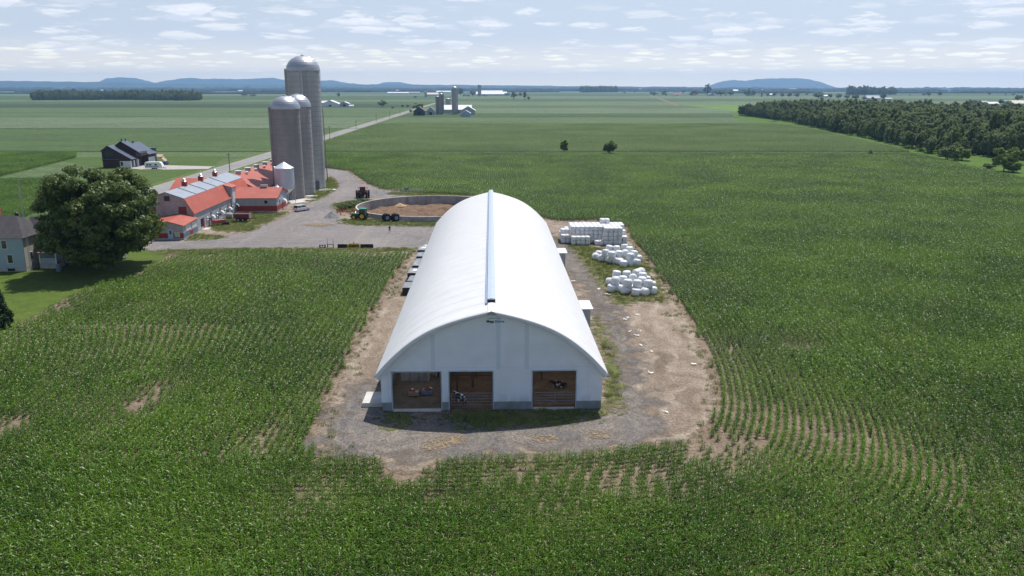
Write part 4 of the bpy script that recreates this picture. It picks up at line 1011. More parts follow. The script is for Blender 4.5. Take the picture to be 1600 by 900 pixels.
g = G(566, 310); tractor('farm_tractor', 'red tractor with dual rear wheels seen from behind near the silos', (g[0], g[1] + 1.2, .07), math.radians(8), red, rimg, red, True, 1.18)
g = G(562, 344.5); tractor('farm_tractor', 'green tractor with yellow rims parked beside the manure store', (g[0] + .6, g[1] + 1.0, .07), math.radians(82), green, yellow, teal, False, 1.0)
for i, (x, lb) in enumerate(((603, 'left pair of large spare dual tyres leaning before the store wall'), (617, 'right pair of large spare dual tyres leaning before the store wall'))):
    g = G(x, 347); t = thing('spare_wheels', lb, 'tyres', (g[0], g[1] + .6, .05), math.radians(-62 + 4 * i), 'spare tractor wheels before the manure store')
    wheel(t, (-.32, 0, .98), .98, .52, mat('blue_grey_rim', (.25, .32, .40), .4), .5); wheel(t, (.4, .1, .98), .98, .52, _M['blue_grey_rim'], .5)
# red tedder
g = G(540, 336); t = thing('hay_rake', 'red folded hay rake left of the green tractor', 'hay rake', (g[0], g[1], .05), .2)
for k in range(4):
    q = MB(); cx_ = -2 + k * 1.3; cz = .9 + .25 * (k % 2)
    for j in range(8):
        a = 2 * PI * j / 8; q.tube((cx_, 0, cz), (cx_ + .62 * math.cos(a), .25, cz + .62 * math.sin(a)), .035, n=4); q.tube((cx_ + .62 * math.cos(a), .25, cz + .62 * math.sin(a)), (cx_ + .66 * math.cos(a + .2), .0, cz + .66 * math.sin(a + .2)), .03, n=4)
    q.ball((cx_, 0, cz), .16); q.obj('rotor', red, t)
q = MB(); q.tube((-2.3, .2, .8), (2.4, .2, .9), .09); q.tube((0, .2, .9), (0, -1.8, .5), .08); q.tube((-1, .2, .8), (-1.3, .2, 1.5), .07); q.obj('frame', red, t)
wheel(t, (-1.2, .1, .3), .3, .18, rimg); wheel(t, (1.2, .1, .3), .3, .18, rimg)

# loader attachments in a row on the yard edge
def at_(px, py): g = G(px, py); return (g[0], g[1], .07)
t = thing('pallet_fork', 'small black open fork frame, leftmost attachment on the yard edge', 'fork frame', at_(504, 387.5), AX)
q = MB(); q.box(-.65, .65, -.05, .05, .0, .12); q.box(-.65, .65, -.05, .05, .45, .57); q.box(-.65, -.42, -.06, .06, 0, .6); q.box(.42, .65, -.06, .06, 0, .6); q.box(-.05, .05, -.04, .04, .12, .45); q.obj('frame', blackp, t)
q = MB(); q.box(-.4, -.28, -.9, -.06, .02, .08); q.box(.28, .4, -.9, -.06, .02, .08); q.obj('tine', blackp, t)
t = thing('bale_fork', 'tall two-pronged bale fork standing on the yard edge', 'bale fork', at_(516.5, 387.5), AX)
for s_ in (-.6, .6):
    q = MB(); q.tube((s_, 0, 0), (s_, 0, 1.9), .05, .03, 6); q.obj('tine', blackp, t)
q = MB(); q.box(-.65, .65, -.05, .05, .62, .72); q.box(-.65, -.5, -.06, .06, 0, .7); q.box(.5, .65, -.06, .06, 0, .7); q.obj('frame', blackp, t)
def bucket(loc, w, label, m, name='loader_bucket'):
    t = thing(name, label, 'bucket', loc, AX, 'loader buckets on the yard edge')
    pr = [(.35, 0), (-.35, .0), (-.45, .12), (-.40, .72), (-.34, .72), (-.38, .16), (-.3, .06), (.35, .04)]
    MB().prism([(-p[0], p[1]) for p in pr], -w / 2, w / 2, 'x').obj('shell', m, t)
    for s_ in (-1, 1): MB().prism([(-.35, 0), (.35, 0), (.45, .12), (.40, .7), (.1, .5)], *sorted((s_ * w / 2, s_ * (w / 2 + .04))), 'x').obj('side_plate', m, t)
    MB().box(-w * .3, w * .3, -.5, -.36, .15, .35).obj('mount', blackp, t); return t
dk = mat('dark_steel', (.035, .035, .038), .55, .2, 3)
def bucket_(px, w, lb):
    g = at_(px, 387.5); t = thing('loader_bucket', lb, 'bucket', g, AX, 'loader buckets on the yard edge')
    MB().prism([(-.45, .0), (.4, 0), (.4, .04), (-.36, .05), (-.38, .82), (-.46, .82)], -w / 2, w / 2, 'x').obj('shell', dk, t)
    for s_ in (-1, 1): MB().prism([(-.40, .01), (.38, .01), (.38, .1), (-.3, .8), (-.40, .8)], *sorted((s_ * (w / 2 + .003), s_ * (w / 2 + .043))), 'x').obj('side_plate', dk, t)
    q = MB(); q.box(-w * .3, -w * .2, -.56, -.463, .2, .7); q.box(w * .2, w * .3, -.56, -.463, .2, .7); q.obj('mount', dk, t)
bucket_(535.5, 1.85, 'black loader bucket left of the yellow grapple'); bucket_(573.5, 2.5, 'wide black loader bucket at the right end of the attachments')
t = thing('grapple', 'yellow snow blower type attachment between the two black buckets', 'attachment', at_(553, 387.5), AX)
ym = mat('yellow_paint', (.55, .36, .04), .5, .15, 2)
q = MB(); q.box(-1.15, 1.15, -.35, -.3, .62, .78); q.box(-1.15, 1.15, -.35, -.28, .02, .2); q.box(-1.2, -1.1, -.4, .4, .0, .8); q.box(1.1, 1.2, -.4, .4, 0, .8); q.box(-1.1, 1.1, .3, .36, .0, .8); q.obj('housing', ym, t)
q = MB(); q.tube((-1.05, 0, .4), (1.05, 0, .4), .12); 
for k in range(10): a = k * .9; q.box(-.95 + k * .2, -.9 + k * .2, -.26, .26, .3, .5, None)
q.obj('auger', blackp, t); q = MB(); q.tube((0, .1, .78), (0, .1, 1.25), .11); q.obj('chute', ym, t)

# person on the yard
g = G(609, 364.5); P0 = thing('person', 'person in a black top and short trousers standing on the gravel yard', 'person', (g[0], g[1], .07), .3)
skin = mat('skin', (.45, .26, .18), .6, .03)
V = [(0, 0, .95), (0, 0, 1.15), (0, -.01, 1.38), (0, 0, 1.50), (0, .01, 1.62), (0, .01, 1.76), (.17, 0, 1.43), (.30, .03, 1.18), (.22, .2, 1.05), (-.17, 0, 1.43), (-.30, .03, 1.18), (-.22, .2, 1.05),
     (.1, 0, .88), (.13, 0, .50), (.14, -.02, .08), (.15, .14, .04), (-.1, 0, .88), (-.13, .02, .50), (-.15, -.02, .08), (-.16, .14, .04)]
E = [(0, 1), (1, 2), (2, 3), (3, 4), (4, 5), (2, 6), (6, 7), (7, 8), (2, 9), (9, 10), (10, 11), (0, 12), (12, 13), (13, 14), (14, 15), (0, 16), (16, 17), (17, 18), (18, 19)]
R_ = [(.15, .1), (.14, .1), (.17, .1), .055, .09, .08, .06, .045, .035, .06, .045, .035, .09, .06, .04, .035, .09, .06, .04, .035]
skinned('body', V, E, R_, skin, P0, 0)
V = [(0, 0, .92), (0, 0, 1.15), (0, -.01, 1.38), (0, 0, 1.45), (.18, 0, 1.42), (.27, .02, 1.25), (-.18, 0, 1.42), (-.27, .02, 1.25)]
skinned('shirt', V, [(0, 1), (1, 2), (2, 3), (2, 4), (4, 5), (2, 6), (6, 7)], [(.18, .13), (.17, .13), (.19, .13), .08, .085, .07, .085, .07], blackp, P0, 0)
V = [(0, 0, .98), (.1, 0, .86), (.13, 0, .55), (-.1, 0, .86), (-.13, 0, .55)]
skinned('shorts', V, [(0, 1), (1, 2), (0, 3), (3, 4)], [(.17, .13), .12, .1, .12, .1], mat('dark_shorts', (.12, .06, .06), .8), P0, 0)
q = MB(); q.ball((0, -.01, 1.77), .105, .12, .09); q.obj('hair', mat('dark_hair', (.02, .015, .01), .7), P0, True)
# ================================================================== silos
silo_conc = mat('silo_staves', (.40, .39, .39), .9, .07, .35, .02, 2.0, dirt=((.22, .20, .19), .25, .7, (1, 1, .12)))
silo_dark = mat('dark_silo_staves', (.315, .30, .298), .9, .07, .35, .02, 2.0, dirt=((.16, .145, .14), .25, .7, (1, 1, .12)))
dome = mat('dome_aluminium', (.46, .48, .52), .42, .05, 2, metal=.5)
hoop = mat('silo_hoop', (.21, .20, .20), .8, .1)
redm = mat('red_cable', (.55, .10, .07), .6)
def silo(label, cx_, cy_, r, h, dh, m, chute_a, band=1.5, top_h=None, rings=True, group='concrete tower silos beside the red barns', detail=True):
    t = thing('tower_silo', label, 'silo', (cx_, cy_, 0), 0, group)
    w = MB(); w.lathe([(r, 0), (r, h)], 40)
    w.obj('shell', m, t, True)
    if rings:
        q = MB(); z = .5
        while z < h - .2: q.lathe([(r - .01, z), (r + .035, z), (r + .035, z + .06), (r - .01, z + .06)], 40); z += band
        q.obj('hoops', hoop, t)
        q = MB()
        for k in range(28):
            a = 2 * PI * k / 28; q.tube((math.cos(a) * (r + .002), math.sin(a) * (r + .002), 0), (math.cos(a) * (r + .002), math.sin(a) * (r + .002), h), .012, n=4)
        q.obj('stave_joints', mat('stave_joint', (.30, .29, .285), .9, .1), t)
    d = MB(); pr = [((r + .18) * math.cos(a), h + .05 + dh * math.sin(a)) for a in np.linspace(0, PI / 2 - .02, 9)]
    d.lathe([(r + .18, h - .12)] + pr + [(1e-5, h + .05 + dh)], 36); dm = d.obj('dome', dome, t, False)
    q = MB(); q.lathe([(.5, h + dh - .05), (.5, h + dh + .28), (1e-5, h + dh + .35)], 12); q.obj('cap', galv, dm)
    if detail:
        q = MB()
        for k in range(36):
            a0 = 2 * PI * k / 36
            q.path([((r + .2) * math.cos(a) * math.cos(a0), (r + .2) * math.cos(a) * math.sin(a0), h + .06 + dh * math.sin(a)) for a in np.linspace(0, 1.45, 6)], .02, 3)
        q.obj('rib', galv, dm)
    ca, sa = math.cos(chute_a), math.sin(chute_a); M = Matrix.Rotation(chute_a, 4, 'Z')
    q = MB(); q.box(r - .05, r + .75, -.45, .45, 1.5, h + .5, M); q.obj('ladder_chute', m, t)
    if detail:
        q = MB()
        for k in range(8):
            a = -PI / 2 + (k - 3.5) * .32; x, y = (r + .06) * math.cos(a), (r + .06) * math.sin(a)
            if k % 2: q.tube((x, y, h - .55), (x, y, h - .1), .07, n=4)
        q.obj('cable_loops', redm, t)
    return t
sA = silo('nearest and shortest dark grey silo, beside the steel feed bin', -65.7, 238.8, 4.05, 25.9, 3.6, silo_dark, math.radians(200))
sB = silo('middle grey silo half hidden behind the nearest one', -64.4, 247.0, 3.9, 26.3, 3.6, silo_conc, math.radians(185))
sC = silo('tallest pale grey silo behind the two shorter ones', -65.4, 260.8, 5.0, 37.0, 4.4, mat('pale_silo_staves', (.46, .46, .46), .9, .05, .3, .02, 2, dirt=((.2, .19, .18), .25, .6, (1, 1, .12))), math.radians(185), 1.5)
# pipes and door on the tall one, blower pipes on the others
q = MB(); q.tube((1.2, -5.15, 4), (.6, -5.15, 37.5), .14); q.tube((-.5, -5.2, 37.6), (.6, -5.15, 37.5), .14); q.obj('filler_pipe', galv, sC)
q = MB()
for k in range(3): q.tube((1.25 - .05 * k, -5.32, 6 + 1.5 * k), (1.24 - .05 * k, -5.32, 6.5 + 1.5 * k), .16, n=6)
q.obj('pipe_clamp', redm, sC)
MB().box(3.0, 4.1, -4.25, -3.3, .1, 3.0).obj('door', mat('blue_grey_door', (.16, .18, .21), .6), sC)
q = MB(); q.tube((4.9, -1.2, 1), (5.2, -1.2, 37), .07, n=5); q.tube((5.3, -1.2, 1), (5.6, -1.2, 37), .05, n=5); q.obj('ladder', galv, sC)
q = MB(); q.tube((1.6, -4.15, 2.2), (-.6, -4.1, 26.2), .12); q.obj('filler_pipe', galv, sB)
g = G(512, 284.5); o = MB().tube((0, 0, 0), (-.35, 0, 25), .2, .1, 8).obj('tall_pole', mat('grey_pole', (.22, .21, .20), .7)); o.location = (g[0], g[1], 0); tag(o, 'very tall thin grey pole right of the tallest silo', 'pole')
def slabat(name, px, rx, ry, label, rz=0):
    g = G(*px); t = thing(name, label, 'concrete pad', (g[0], g[1], 0), rz)
    q = MB(); q.prism([(rx * math.cos(a), ry * math.sin(a)) for a in np.linspace(0, 2 * PI, 18)[:-1]], .0, .22, 'z'); q.obj('pad', conc_pale, t); return t
slabat('concrete_pad', (505, 297), 4.4, 2.4, 'pale round concrete pad at the foot of the tallest silo')
slabat('concrete_pad', (487, 307), 2.0, 1.3, 'small concrete pad right of the middle silo'); slabat('concrete_pad', (478, 312.5), 2.8, 1.2, 'concrete pad between the nearest silo and the yard', .3)
slabat('concrete_pad', (458, 316.5), 3.0, 4.0, 'concrete base under the steel feed bin', -.5)
# steel feed bins
def bin_(name, label, cx_, cy_, r, zb, ze, za, m, legs=6):
    t = thing(name, label, 'feed bin', (cx_, cy_, 0), 0, 'steel feed bins')
    q = MB(); q.lathe([(.25, zb - r * .75), (r, zb), (r, ze)], 28); z = zb + .5
    q.obj('body', m, t, True)
    q = MB()
    while z < ze: q.lathe([(r, z), (r + .025, z + .03), (r, z + .06)], 28); z += .8
    q.obj('body_ring', galv, t)
    q = MB(); q.lathe([(r + .1, ze - .05), (.3, za - .1), (1e-5, za)], 28); rf = q.obj('roof', mat('bright_bin_roof', (.78, .80, .83), .35, .04, 2, metal=.4), t)
    q = MB(); q.lathe([(.32, za - .12), (.32, za + .1), (1e-5, za + .16)], 12); q.ball((-r * .9, -r * .3, ze + .15), .3); q.obj('hatch', galv, rf)
    for k in range(legs):
        a = 2 * PI * k / legs; q = MB(); q.tube((r * math.cos(a), r * math.sin(a), 0), (r * math.cos(a), r * math.sin(a), zb + 1.2), .09, n=6); q.obj('leg', galv, t)
    q = MB()
    for k in range(legs):
        a, b_ = 2 * PI * k / legs, 2 * PI * (k + 1) / legs; q.tube((r * math.cos(a), r * math.sin(a), .3), (r * math.cos(b_), r * math.sin(b_), zb), .04, n=4)
    q.obj('brace', galv, t); return t
bin_('feed_bin', 'large corrugated steel feed bin with bright conical roof', -64.2, 227.8, 2.7, 4.2, 10.0, 11.6, mat('corrugated_bin', (.50, .53, .58), .32, .05, 2, metal=.65, stripes=('Z', .12, .02)))
bin_('feed_bin', 'small white feed bin behind the low red-roofed shed', -64.6, 221.2, 1.1, 2.2, 5.0, 5.8, white, 4)

# ================================================================== red-roofed barns
redroof = mat('red_sheet_roof', (.45, .118, .082), .5, .05, .6, .0, spec=.35, stripes=('Y', .30, .02), dirt=((.62, .22, .15), .35, .5, (1, .2, 1)))
redroofx = mat('red_sheet_roof_across', (.45, .118, .082), .5, .05, .6, .0, spec=.35, stripes=('X', .30, .02), dirt=((.62, .22, .15), .35, .4))
silver = mat('silver_sheet_roof', (.34, .38, .43), .42, .05, .5, metal=.25, stripes=('Y', .3, .02))
siding = mat('pale_board_siding', (.42, .38, .39), .8, .1, 1.0, .004, 10, stripes=('X', .25, .012), dirt=((.30, .22, .21), .4, .7, (1, 1, .3)))
sidey = mat('blue_grey_siding', (.36, .39, .43), .75, .08, 1.0, .0, stripes=('Y', .25, .012), dirt=((.28, .27, .27), .4, .5, (1, 1, .3)))
redwall = mat('red_wall_paint', (.34, .05, .035), .7, .1, 1.5)
blueg = mat('slate_blue_sheet', (.16, .22, .30), .6)
def window(parent, x0, x1, z0, z1, y, m=None, face='y', sgn=-1, frame=None):
    """frame with a pane sub-part; the pane sits in front of a wall at y (face y) or x (face x)"""
    d = .05 * sgn; fr = MB()
    a, b_ = sorted((y, y + d)); c_, e_ = sorted((y + d * .5, y + d * 1.25))
    if face == 'y': fr.box(x0 - .08, x1 + .08, a, b_, z0 - .08, z1 + .08)
    else: fr.box(a, b_, x0 - .08, x1 + .08, z0 - .08, z1 + .08)
    f_ = fr.obj('window', frame or white, parent); pn_ = MB()
    if face == 'y': pn_.box(x0, x1, c_, e_, z0, z1)
    else: pn_.box(c_, e_, x0, x1, z0, z1)
    pn_.obj('pane', m or glass, f_); return f_
GBx, GBy = -71.6, 179.4
gb = thing('gambrel_barn', 'long barn with grey and red gambrel roof and silver ridge cupolas', 'barn', (GBx, GBy, 0), AX)
# local x: 0 = right wall, -11.4 = left wall; y along
HWd = 11.4; ez, bz, rz_ = 4.5, 7.7, 9.15; LG = 43
pr = [(0, .0), (0, ez), (-1.65, bz), (-HWd / 2, rz_), (-HWd + 1.65, bz), (-HWd, ez), (-HWd, 0)]
w_ = MB(); w_.prism(pr, 0, LG); w_.m = 0; w_.obj('wall', siding, gb)
w_ = MB(); w_.box(.003, .05, .02, LG - .02, .6, ez - .05); w_.obj('side_cladding', sidey, gb)
w_ = MB(); w_.box(.003, .12, 0, LG, 0, .6); w_.obj('foundation', concrete, gb)
def rf(parent, P, name, m, t=.1): return MB().slab(*P, t).obj(name, m, parent)
f0, f1 = -.35, LG + .2
rf(gb, [(.35, f0, ez - .15), (.35, f1, ez - .15), (-1.65, f1, bz + .12), (-1.65, f0, bz + .12)], 'lower_roof', redroof)
rf(gb, [(-1.6, f0, bz + .16), (-1.6, f1, bz + .16), (-HWd / 2, f1, rz_ + .16), (-HWd / 2, f0, rz_ + .16)], 'upper_roof', silver)
rf(gb, [(-HWd / 2 - .003, f0, rz_ + .16), (-HWd / 2 - .003, f1, rz_ + .16), (-HWd + 1.6, f1, bz + .16), (-HWd + 1.6, f0, bz + .16)], 'upper_roof', silver)
rf(gb, [(-HWd + 1.65, f0, bz + .12), (-HWd + 1.65, f1, bz + .12), (-HWd - .35, f1, ez - .15), (-HWd - .35, f0, ez - .15)], 'lower_roof', redroof)
q = MB()
for k in range(1, 5): q.tube((-1.65, k * 7.2, bz + .2), (-HWd / 2, k * 7.2, rz_ + .2), .12, n=6)
q.obj('roof_joint', hoop, gb)
q = MB()
for k in (8.5, 14.0): q.box(-1.6, .30, k, k + .35, 0, 0)
window(gb, -6.1, -5.0, 7.3, 8.3, 0, glass, frame=mat('dark_red_trim', (.22, .05, .05), .7))
for x0 in (-9.9, -3.1): window(gb, x0, x0 + 1.6, 4.4, 5.9, 0, mat('dull_red_board', (.25, .06, .06), .8), frame=_M['dark_red_trim'])
# cupolas on the ridge
for k, y in enumerate((11.6, 22.6, 33.2)):
    c = MB(); c.box(-HWd / 2 - .5, -HWd / 2 + .5, y - .5, y + .5, rz_ - .1, rz_ + 1.2); cu = c.obj('cupola', redwall, gb)
    c = MB(); c.lathe([(.6, 1.2), (.35, 1.4), (.3, 1.65), (.45, 1.72), (1e-5, 2.0)], 12, (-HWd / 2, y, rz_)); c.obj('cupola_cap', galv, cu)
    c = MB(); c.tube((-HWd / 2, y, rz_ + 1.95), (-HWd / 2, y, rz_ + 2.5), .03, n=5); c.ball((-HWd / 2, y, rz_ + 2.5), .08); c.obj('finial', galv, cu)
# dormer
d = MB(); d.prism([(.35, 0), (.35, 7.2), (-3.2, 8.2), (-3.2, 0)], 26.5, 30.2); dr = d.obj('dormer', sidey, gb)
rf(dr, [(.75, 26.2, 7.1), (.75, 30.5, 7.1), (-3.4, 30.5, 8.35), (-3.4, 26.2, 8.35)], 'dormer_roof', redroof)
window(dr, 27.3, 29.3, 2.9, 6.6, .35, mat('pale_sheet', (.62, .64, .66), .6), 'x', 1)
# fans with white hoods along the side, door
for k, y in enumerate((9.8, 16.5, 22.6, 28.6, 4.6)):
    if k == 4: continue
    c = MB(); c.tube((.06, y, 1.75), (.7, y, 1.75), .42, .42, 14); hd = c.obj('fan', mat('fan_grey', (.25, .27, .3), .5), gb)
    c = MB()
    for a in np.linspace(.0, 1.5, 5)[:-1]:
        b_ = a + .4; ce = (.75, 1.8)
        P = [(.75 + .75 * math.sin(t_) , 1.75 + .85 * math.cos(t_)) for t_ in (a - .1, b_ - .1)]
        c.slab((P[0][0], y - .42, P[0][1]), (P[0][0], y + .42, P[0][1]), (P[1][0], y + .42, P[1][1]), (P[1][0], y - .42, P[1][1]), .05)
    c.obj('hood', white, hd)
    c = MB(); c.box(.06, .12, y + .9, y + 1.7, 2.3, 3.1); c.obj('shutter', _M['dull_red_board'], gb)
    c = MB(); c.ball((.25, y - 1.6, 2.2), .22); c.ball((.25, y - 1.6, 1.5), .18); c.obj('meter_box', galv, gb)
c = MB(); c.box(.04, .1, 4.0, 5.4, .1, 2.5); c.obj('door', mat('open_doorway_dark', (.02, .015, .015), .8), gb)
c = MB(); c.box(.06, .16, 5.42, 6.2, .1, 2.6); c.obj('door', redwall, gb)
q = MB(); q.box(.15, 1.6, 3.6, 6.3, 0, .14); q.obj('door_step', conc_pale, gb)
# front porch extension
pc = thing('lean_to', 'small red-roofed front extension of the gambrel barn with light blue door', 'extension', (-70.65, 170.7, 0), AX)
PWd = 9.4
w_ = MB(); w_.prism([(0, 0), (0, 3.2), (-3.0, 4.0), (-PWd, 3.3), (-PWd, 0)], 0, 8.6); w_.obj('wall', mat('grey_render', (.40, .385, .36), .85, .1, 1.0, stripes=('X', .5, .006)), pc)
rf(pc, [(.35, -.35, 3.15), (.35, 8.6, 3.45), (-3.0, 8.6, 4.5), (-3.0, -.35, 4.12)], 'roof', redroofx); rf(pc, [(-3.003, -.35, 4.12), (-3.003, 8.6, 4.5), (-PWd - .3, 8.6, 3.6), (-PWd - .3, -.35, 3.35)], 'roof', redroofx)
w_ = MB(); w_.box(-PWd, -3.35, -.03, -.003, .45, 1.5); w_.box(-2.15, -.02, -.03, -.003, .45, 1.5); w_.obj('wainscot', redwall, pc)
w_ = MB(); w_.box(.003, .03, .02, 3.6, .45, 1.5); w_.box(.003, .03, 5.6, 8.6, .45, 1.5); w_.obj('wainscot', blueg, pc); MB().box(.003, .035, 3.61, 5.59, .45, 1.4).obj('wainscot', redwall, pc)
w_ = MB(); w_.box(-PWd, .05, -.06, -.001, 0, .42); w_.box(.001, .06, 0, 8.6, 0, .42); w_.obj('foundation', concrete, pc)
dm_ = MB(); dm_.box(-3.3, -2.2, -.08, -.01, .2, 2.35); dd = dm_.obj('door', mat('light_blue_door', (.42, .55, .68), .5), pc); MB().box(-3.0, -2.5, -.10, -.081, 1.3, 2.1).obj('door_pane', mat('amber_pane', (.18, .15, .06), .2), dd)
window(pc, -6.4, -5.3, 1.7, 2.6, 0, mat('green_pane', (.08, .1, .05), .15)); MB().box(-1.95, -.75, -.07, -.031, .62, 1.75).obj('board', mat('cream_board', (.55, .52, .44), .7), pc)
window(pc, 1.6, 4.4, 1.7, 2.9, 0, mat('white_board', (.66, .68, .7), .6), 'x', 1); window(pc, 5.2, 7.8, 1.7, 2.9, 0, _M['white_board'], 'x', 1)
# low shed right of the barn
ls = thing('low_shed', 'low red-roofed shed with red wainscot right of the gambrel barn', 'shed', (-61.5, 209.3, 0), AX)
w_ = MB(); w_.prism([(0, 0), (0, 4), (5.6, 6.0), (11.4, 4), (11.4, 0)], -11.2, 0, 'x'); w_.obj('wall', mat('blue_grey_siding_x', (.36, .39, .43), .75, .08, 1.0, .0, stripes=('X', .25, .012)), ls)
rf(ls, [(.45, -.4, 3.9), (-11.3, -.4, 3.9), (-11.3, 5.6, 6.12), (.45, 5.6, 6.12)], 'roof', redroofx); rf(ls, [(.45, 5.603, 6.12), (-11.3, 5.603, 6.12), (-11.3, 11.8, 3.95), (.45, 11.8, 3.95)], 'roof', redroofx)
w_ = MB(); w_.box(-11.2, .02, -.03, -.003, .5, 1.85); w_.box(.003, .03, 0, 11.4, .5, 1.85); w_.obj('wainscot', redwall, ls)
w_ = MB(); w_.box(-11.2, .05, -.06, -.001, 0, .5); w_.box(.001, .06, 0, 11.4, 0, .5); w_.obj('foundation', concrete, ls)
window(ls, -3.2, -2.3, 2.4, 3.3, 0); window(ls, 2.6, 3.5, 2.2, 3.2, 0, None, 'x', 1)
MB().box(-5.4, -3.6, 5.1, 6.1, 6.1, 6.7).obj('roof_vent', galv, ls)
c = MB()
for a in np.linspace(0, 2.2, 6)[:-1]:
    P = [(.1 + .9 * math.sin(t_), 1.9 + .95 * math.cos(t_)) for t_ in (a, a + .44)]; c.slab((P[0][0], 6, P[0][1]), (P[0][0], 7.2, P[0][1]), (P[1][0], 7.2, P[1][1]), (P[1][0], 6, P[1][1]), .05)
c.obj('fan_hood', white, ls)
# long barn behind, wide and shallow
lb_ = thing('long_barn', 'long low barn with wide red roof and a row of white ridge vents', 'barn', (-70.1, 222.9, 0), AX)
w_ = MB(); w_.prism([(0, 0), (0, 4.4), (-7.4, 8.0), (-14.8, 4.4), (-14.8, 0)], 0, 54); w_.obj('wall', sidey, lb_)
rf(lb_, [(.5, -.3, 4.25), (.5, 54.4, 4.25), (-7.4, 54.4, 8.14), (-7.4, -.3, 8.14)], 'roof', redroof); rf(lb_, [(-7.403, -.3, 8.14), (-7.403, 54.4, 8.14), (-15.3, 54.4, 4.25), (-15.3, -.3, 4.25)], 'roof', redroof)
for k in range(5):
    y = 6 + k * 9.2; c = MB(); c.box(-7.95, -6.85, y, y + 1.5, 7.9, 8.85); v_ = c.obj('ridge_vent', mat('grey_vent', (.5, .48, .5), .5), lb_); MB().box(-8.2, -6.6, y - .2, y + 1.7, 8.86, 9.02).obj('vent_cap', white, v_)
    c = MB(); c.lathe([(.35, 0), (.35, .7), (.5, .8), (1e-5, 1.0)], 10, (-6.2, y + 4.8, 7.5)); c.obj('roof_pipe', white, lb_)
lw = thing('barn_wing', 'small red-roofed wing behind the gambrel barn by the road', 'barn wing', (-85.2, 226.0, 0), AX)
w_ = MB(); w_.prism([(0, 0), (0, 4), (6, 6.5), (12, 4), (12, 0)], -10.5, -.6, 'x'); w_.obj('wall', sidey, lw)
rf(lw, [(-.5, -.4, 3.9), (-11, -.4, 3.9), (-11, 6, 6.62), (-.5, 6, 6.62)], 'roof', redroofx); rf(lw, [(-.5, 6.003, 6.62), (-11, 6.003, 6.62), (-11, 12.4, 3.9), (-.5, 12.4, 3.9)], 'roof', redroofx)

# machinery on the barn grass
rust = mat('rusty_red', (.20, .06, .05), .75, .2, 2, dirt=((.08, .05, .04), 2, .7))
g = G(378, 347.5); t = thing('manure_spreader', 'dark rusty red farm wagon on the grass before the low shed', 'wagon', (g[0], g[1] + .6, .1), .03)
q = MB(); q.prism([(-.75, .85), (-1.0, 2.0), (1.0, 2.0), (.75, .85)], -1.9, 1.8, 'x'); q.obj('box', rust, t); q = MB(); q.box(1.82, 1.95, -1.0, 1.0, .9, 2.1); q.obj('front_board', mat('pink_grey_board', (.36, .22, .24), .7), t)
q = MB(); q.box(-1.9, 1.6, -.9, .9, 2.0, 2.06); q.obj('load', mat('old_straw', (.4, .25, .1), .9), t) if False else None
for x in (-.75, .35):
    for s_ in (-1, 1):
        M = Matrix.Translation((x, s_ * .85, .5)) @ Matrix.Rotation(PI / 2, 4, 'X'); q = MB(); q.lathe([(.25, -.14), (.5, -.14), (.5, .14), (.25, .14), (.25, -.14)], 18, M=M); wo_ = q.obj('wheel', rubber, t); q = MB(); q.lathe([(1e-5, -.05), (.25, -.1), (.25, .1), (1e-5, .05)], 14, M=M); q.obj('rim', rimg, wo_)
q = MB(); q.tube((1.8, 0, .75), (3.4, 0, .65), .07); q.box(-1.8, 1.8, -.1, .1, .6, .84); q.obj('drawbar', blackp, t)
g = G(359, 342); t = thing('water_tank', 'squat grey cylindrical tank left of the rusty wagon', 'tank', (g[0], g[1], .1), 0)
q = MB(); M = Matrix.Translation((0, 0, .75)) @ Matrix.Rotation(PI / 2, 4, 'Y'); q.lathe([(1e-5, -.85), (.6, -.82), (.72, -.6), (.72, .6), (.6, .82), (1e-5, .85)], 20, M=M); q.obj('tank', mat('dull_grey_tank', (.42, .43, .40), .6), t, True); q = MB(); q.box(-.6, -.4, -.5, .5, 0, .3); q.box(.4, .6, -.5, .5, 0, .3); q.obj('stand', blackp, t)
g = G(342, 353); t = thing('seed_drill', 'faded red machine with black press wheels on the barn grass', 'seed drill', (g[0], g[1] + .8, .1), .62)
q = MB(); q.prism([(-.35, .5), (-.55, 1.25), (.55, 1.25), (.35, .5)], -1.9, 1.3, 'x'); q.obj('hopper', mat('faded_red', (.50, .13, .11), .6, .1, 3), t); q = MB(); q.tube((-2, .3, .55), (1.6, .3, .55), .07); q.tube((-2, -.3, .55), (1.6, -.3, .55), .07); q.tube((1.4, 0, .55), (1.9, 0, 1.5), .05); q.obj('frame', _M['faded_red'], t)
for k in range(4):
    M = Matrix.Translation((.4 + k * .42, -1.1 + .05 * k, .42)) @ Matrix.Rotation(PI / 2, 4, 'Y'); q = MB(); q.lathe([(.15, -.12), (.42, -.12), (.42, .12), (.15, .12), (.15, -.12)], 16, M=M); q.obj('wheel', rubber, t)

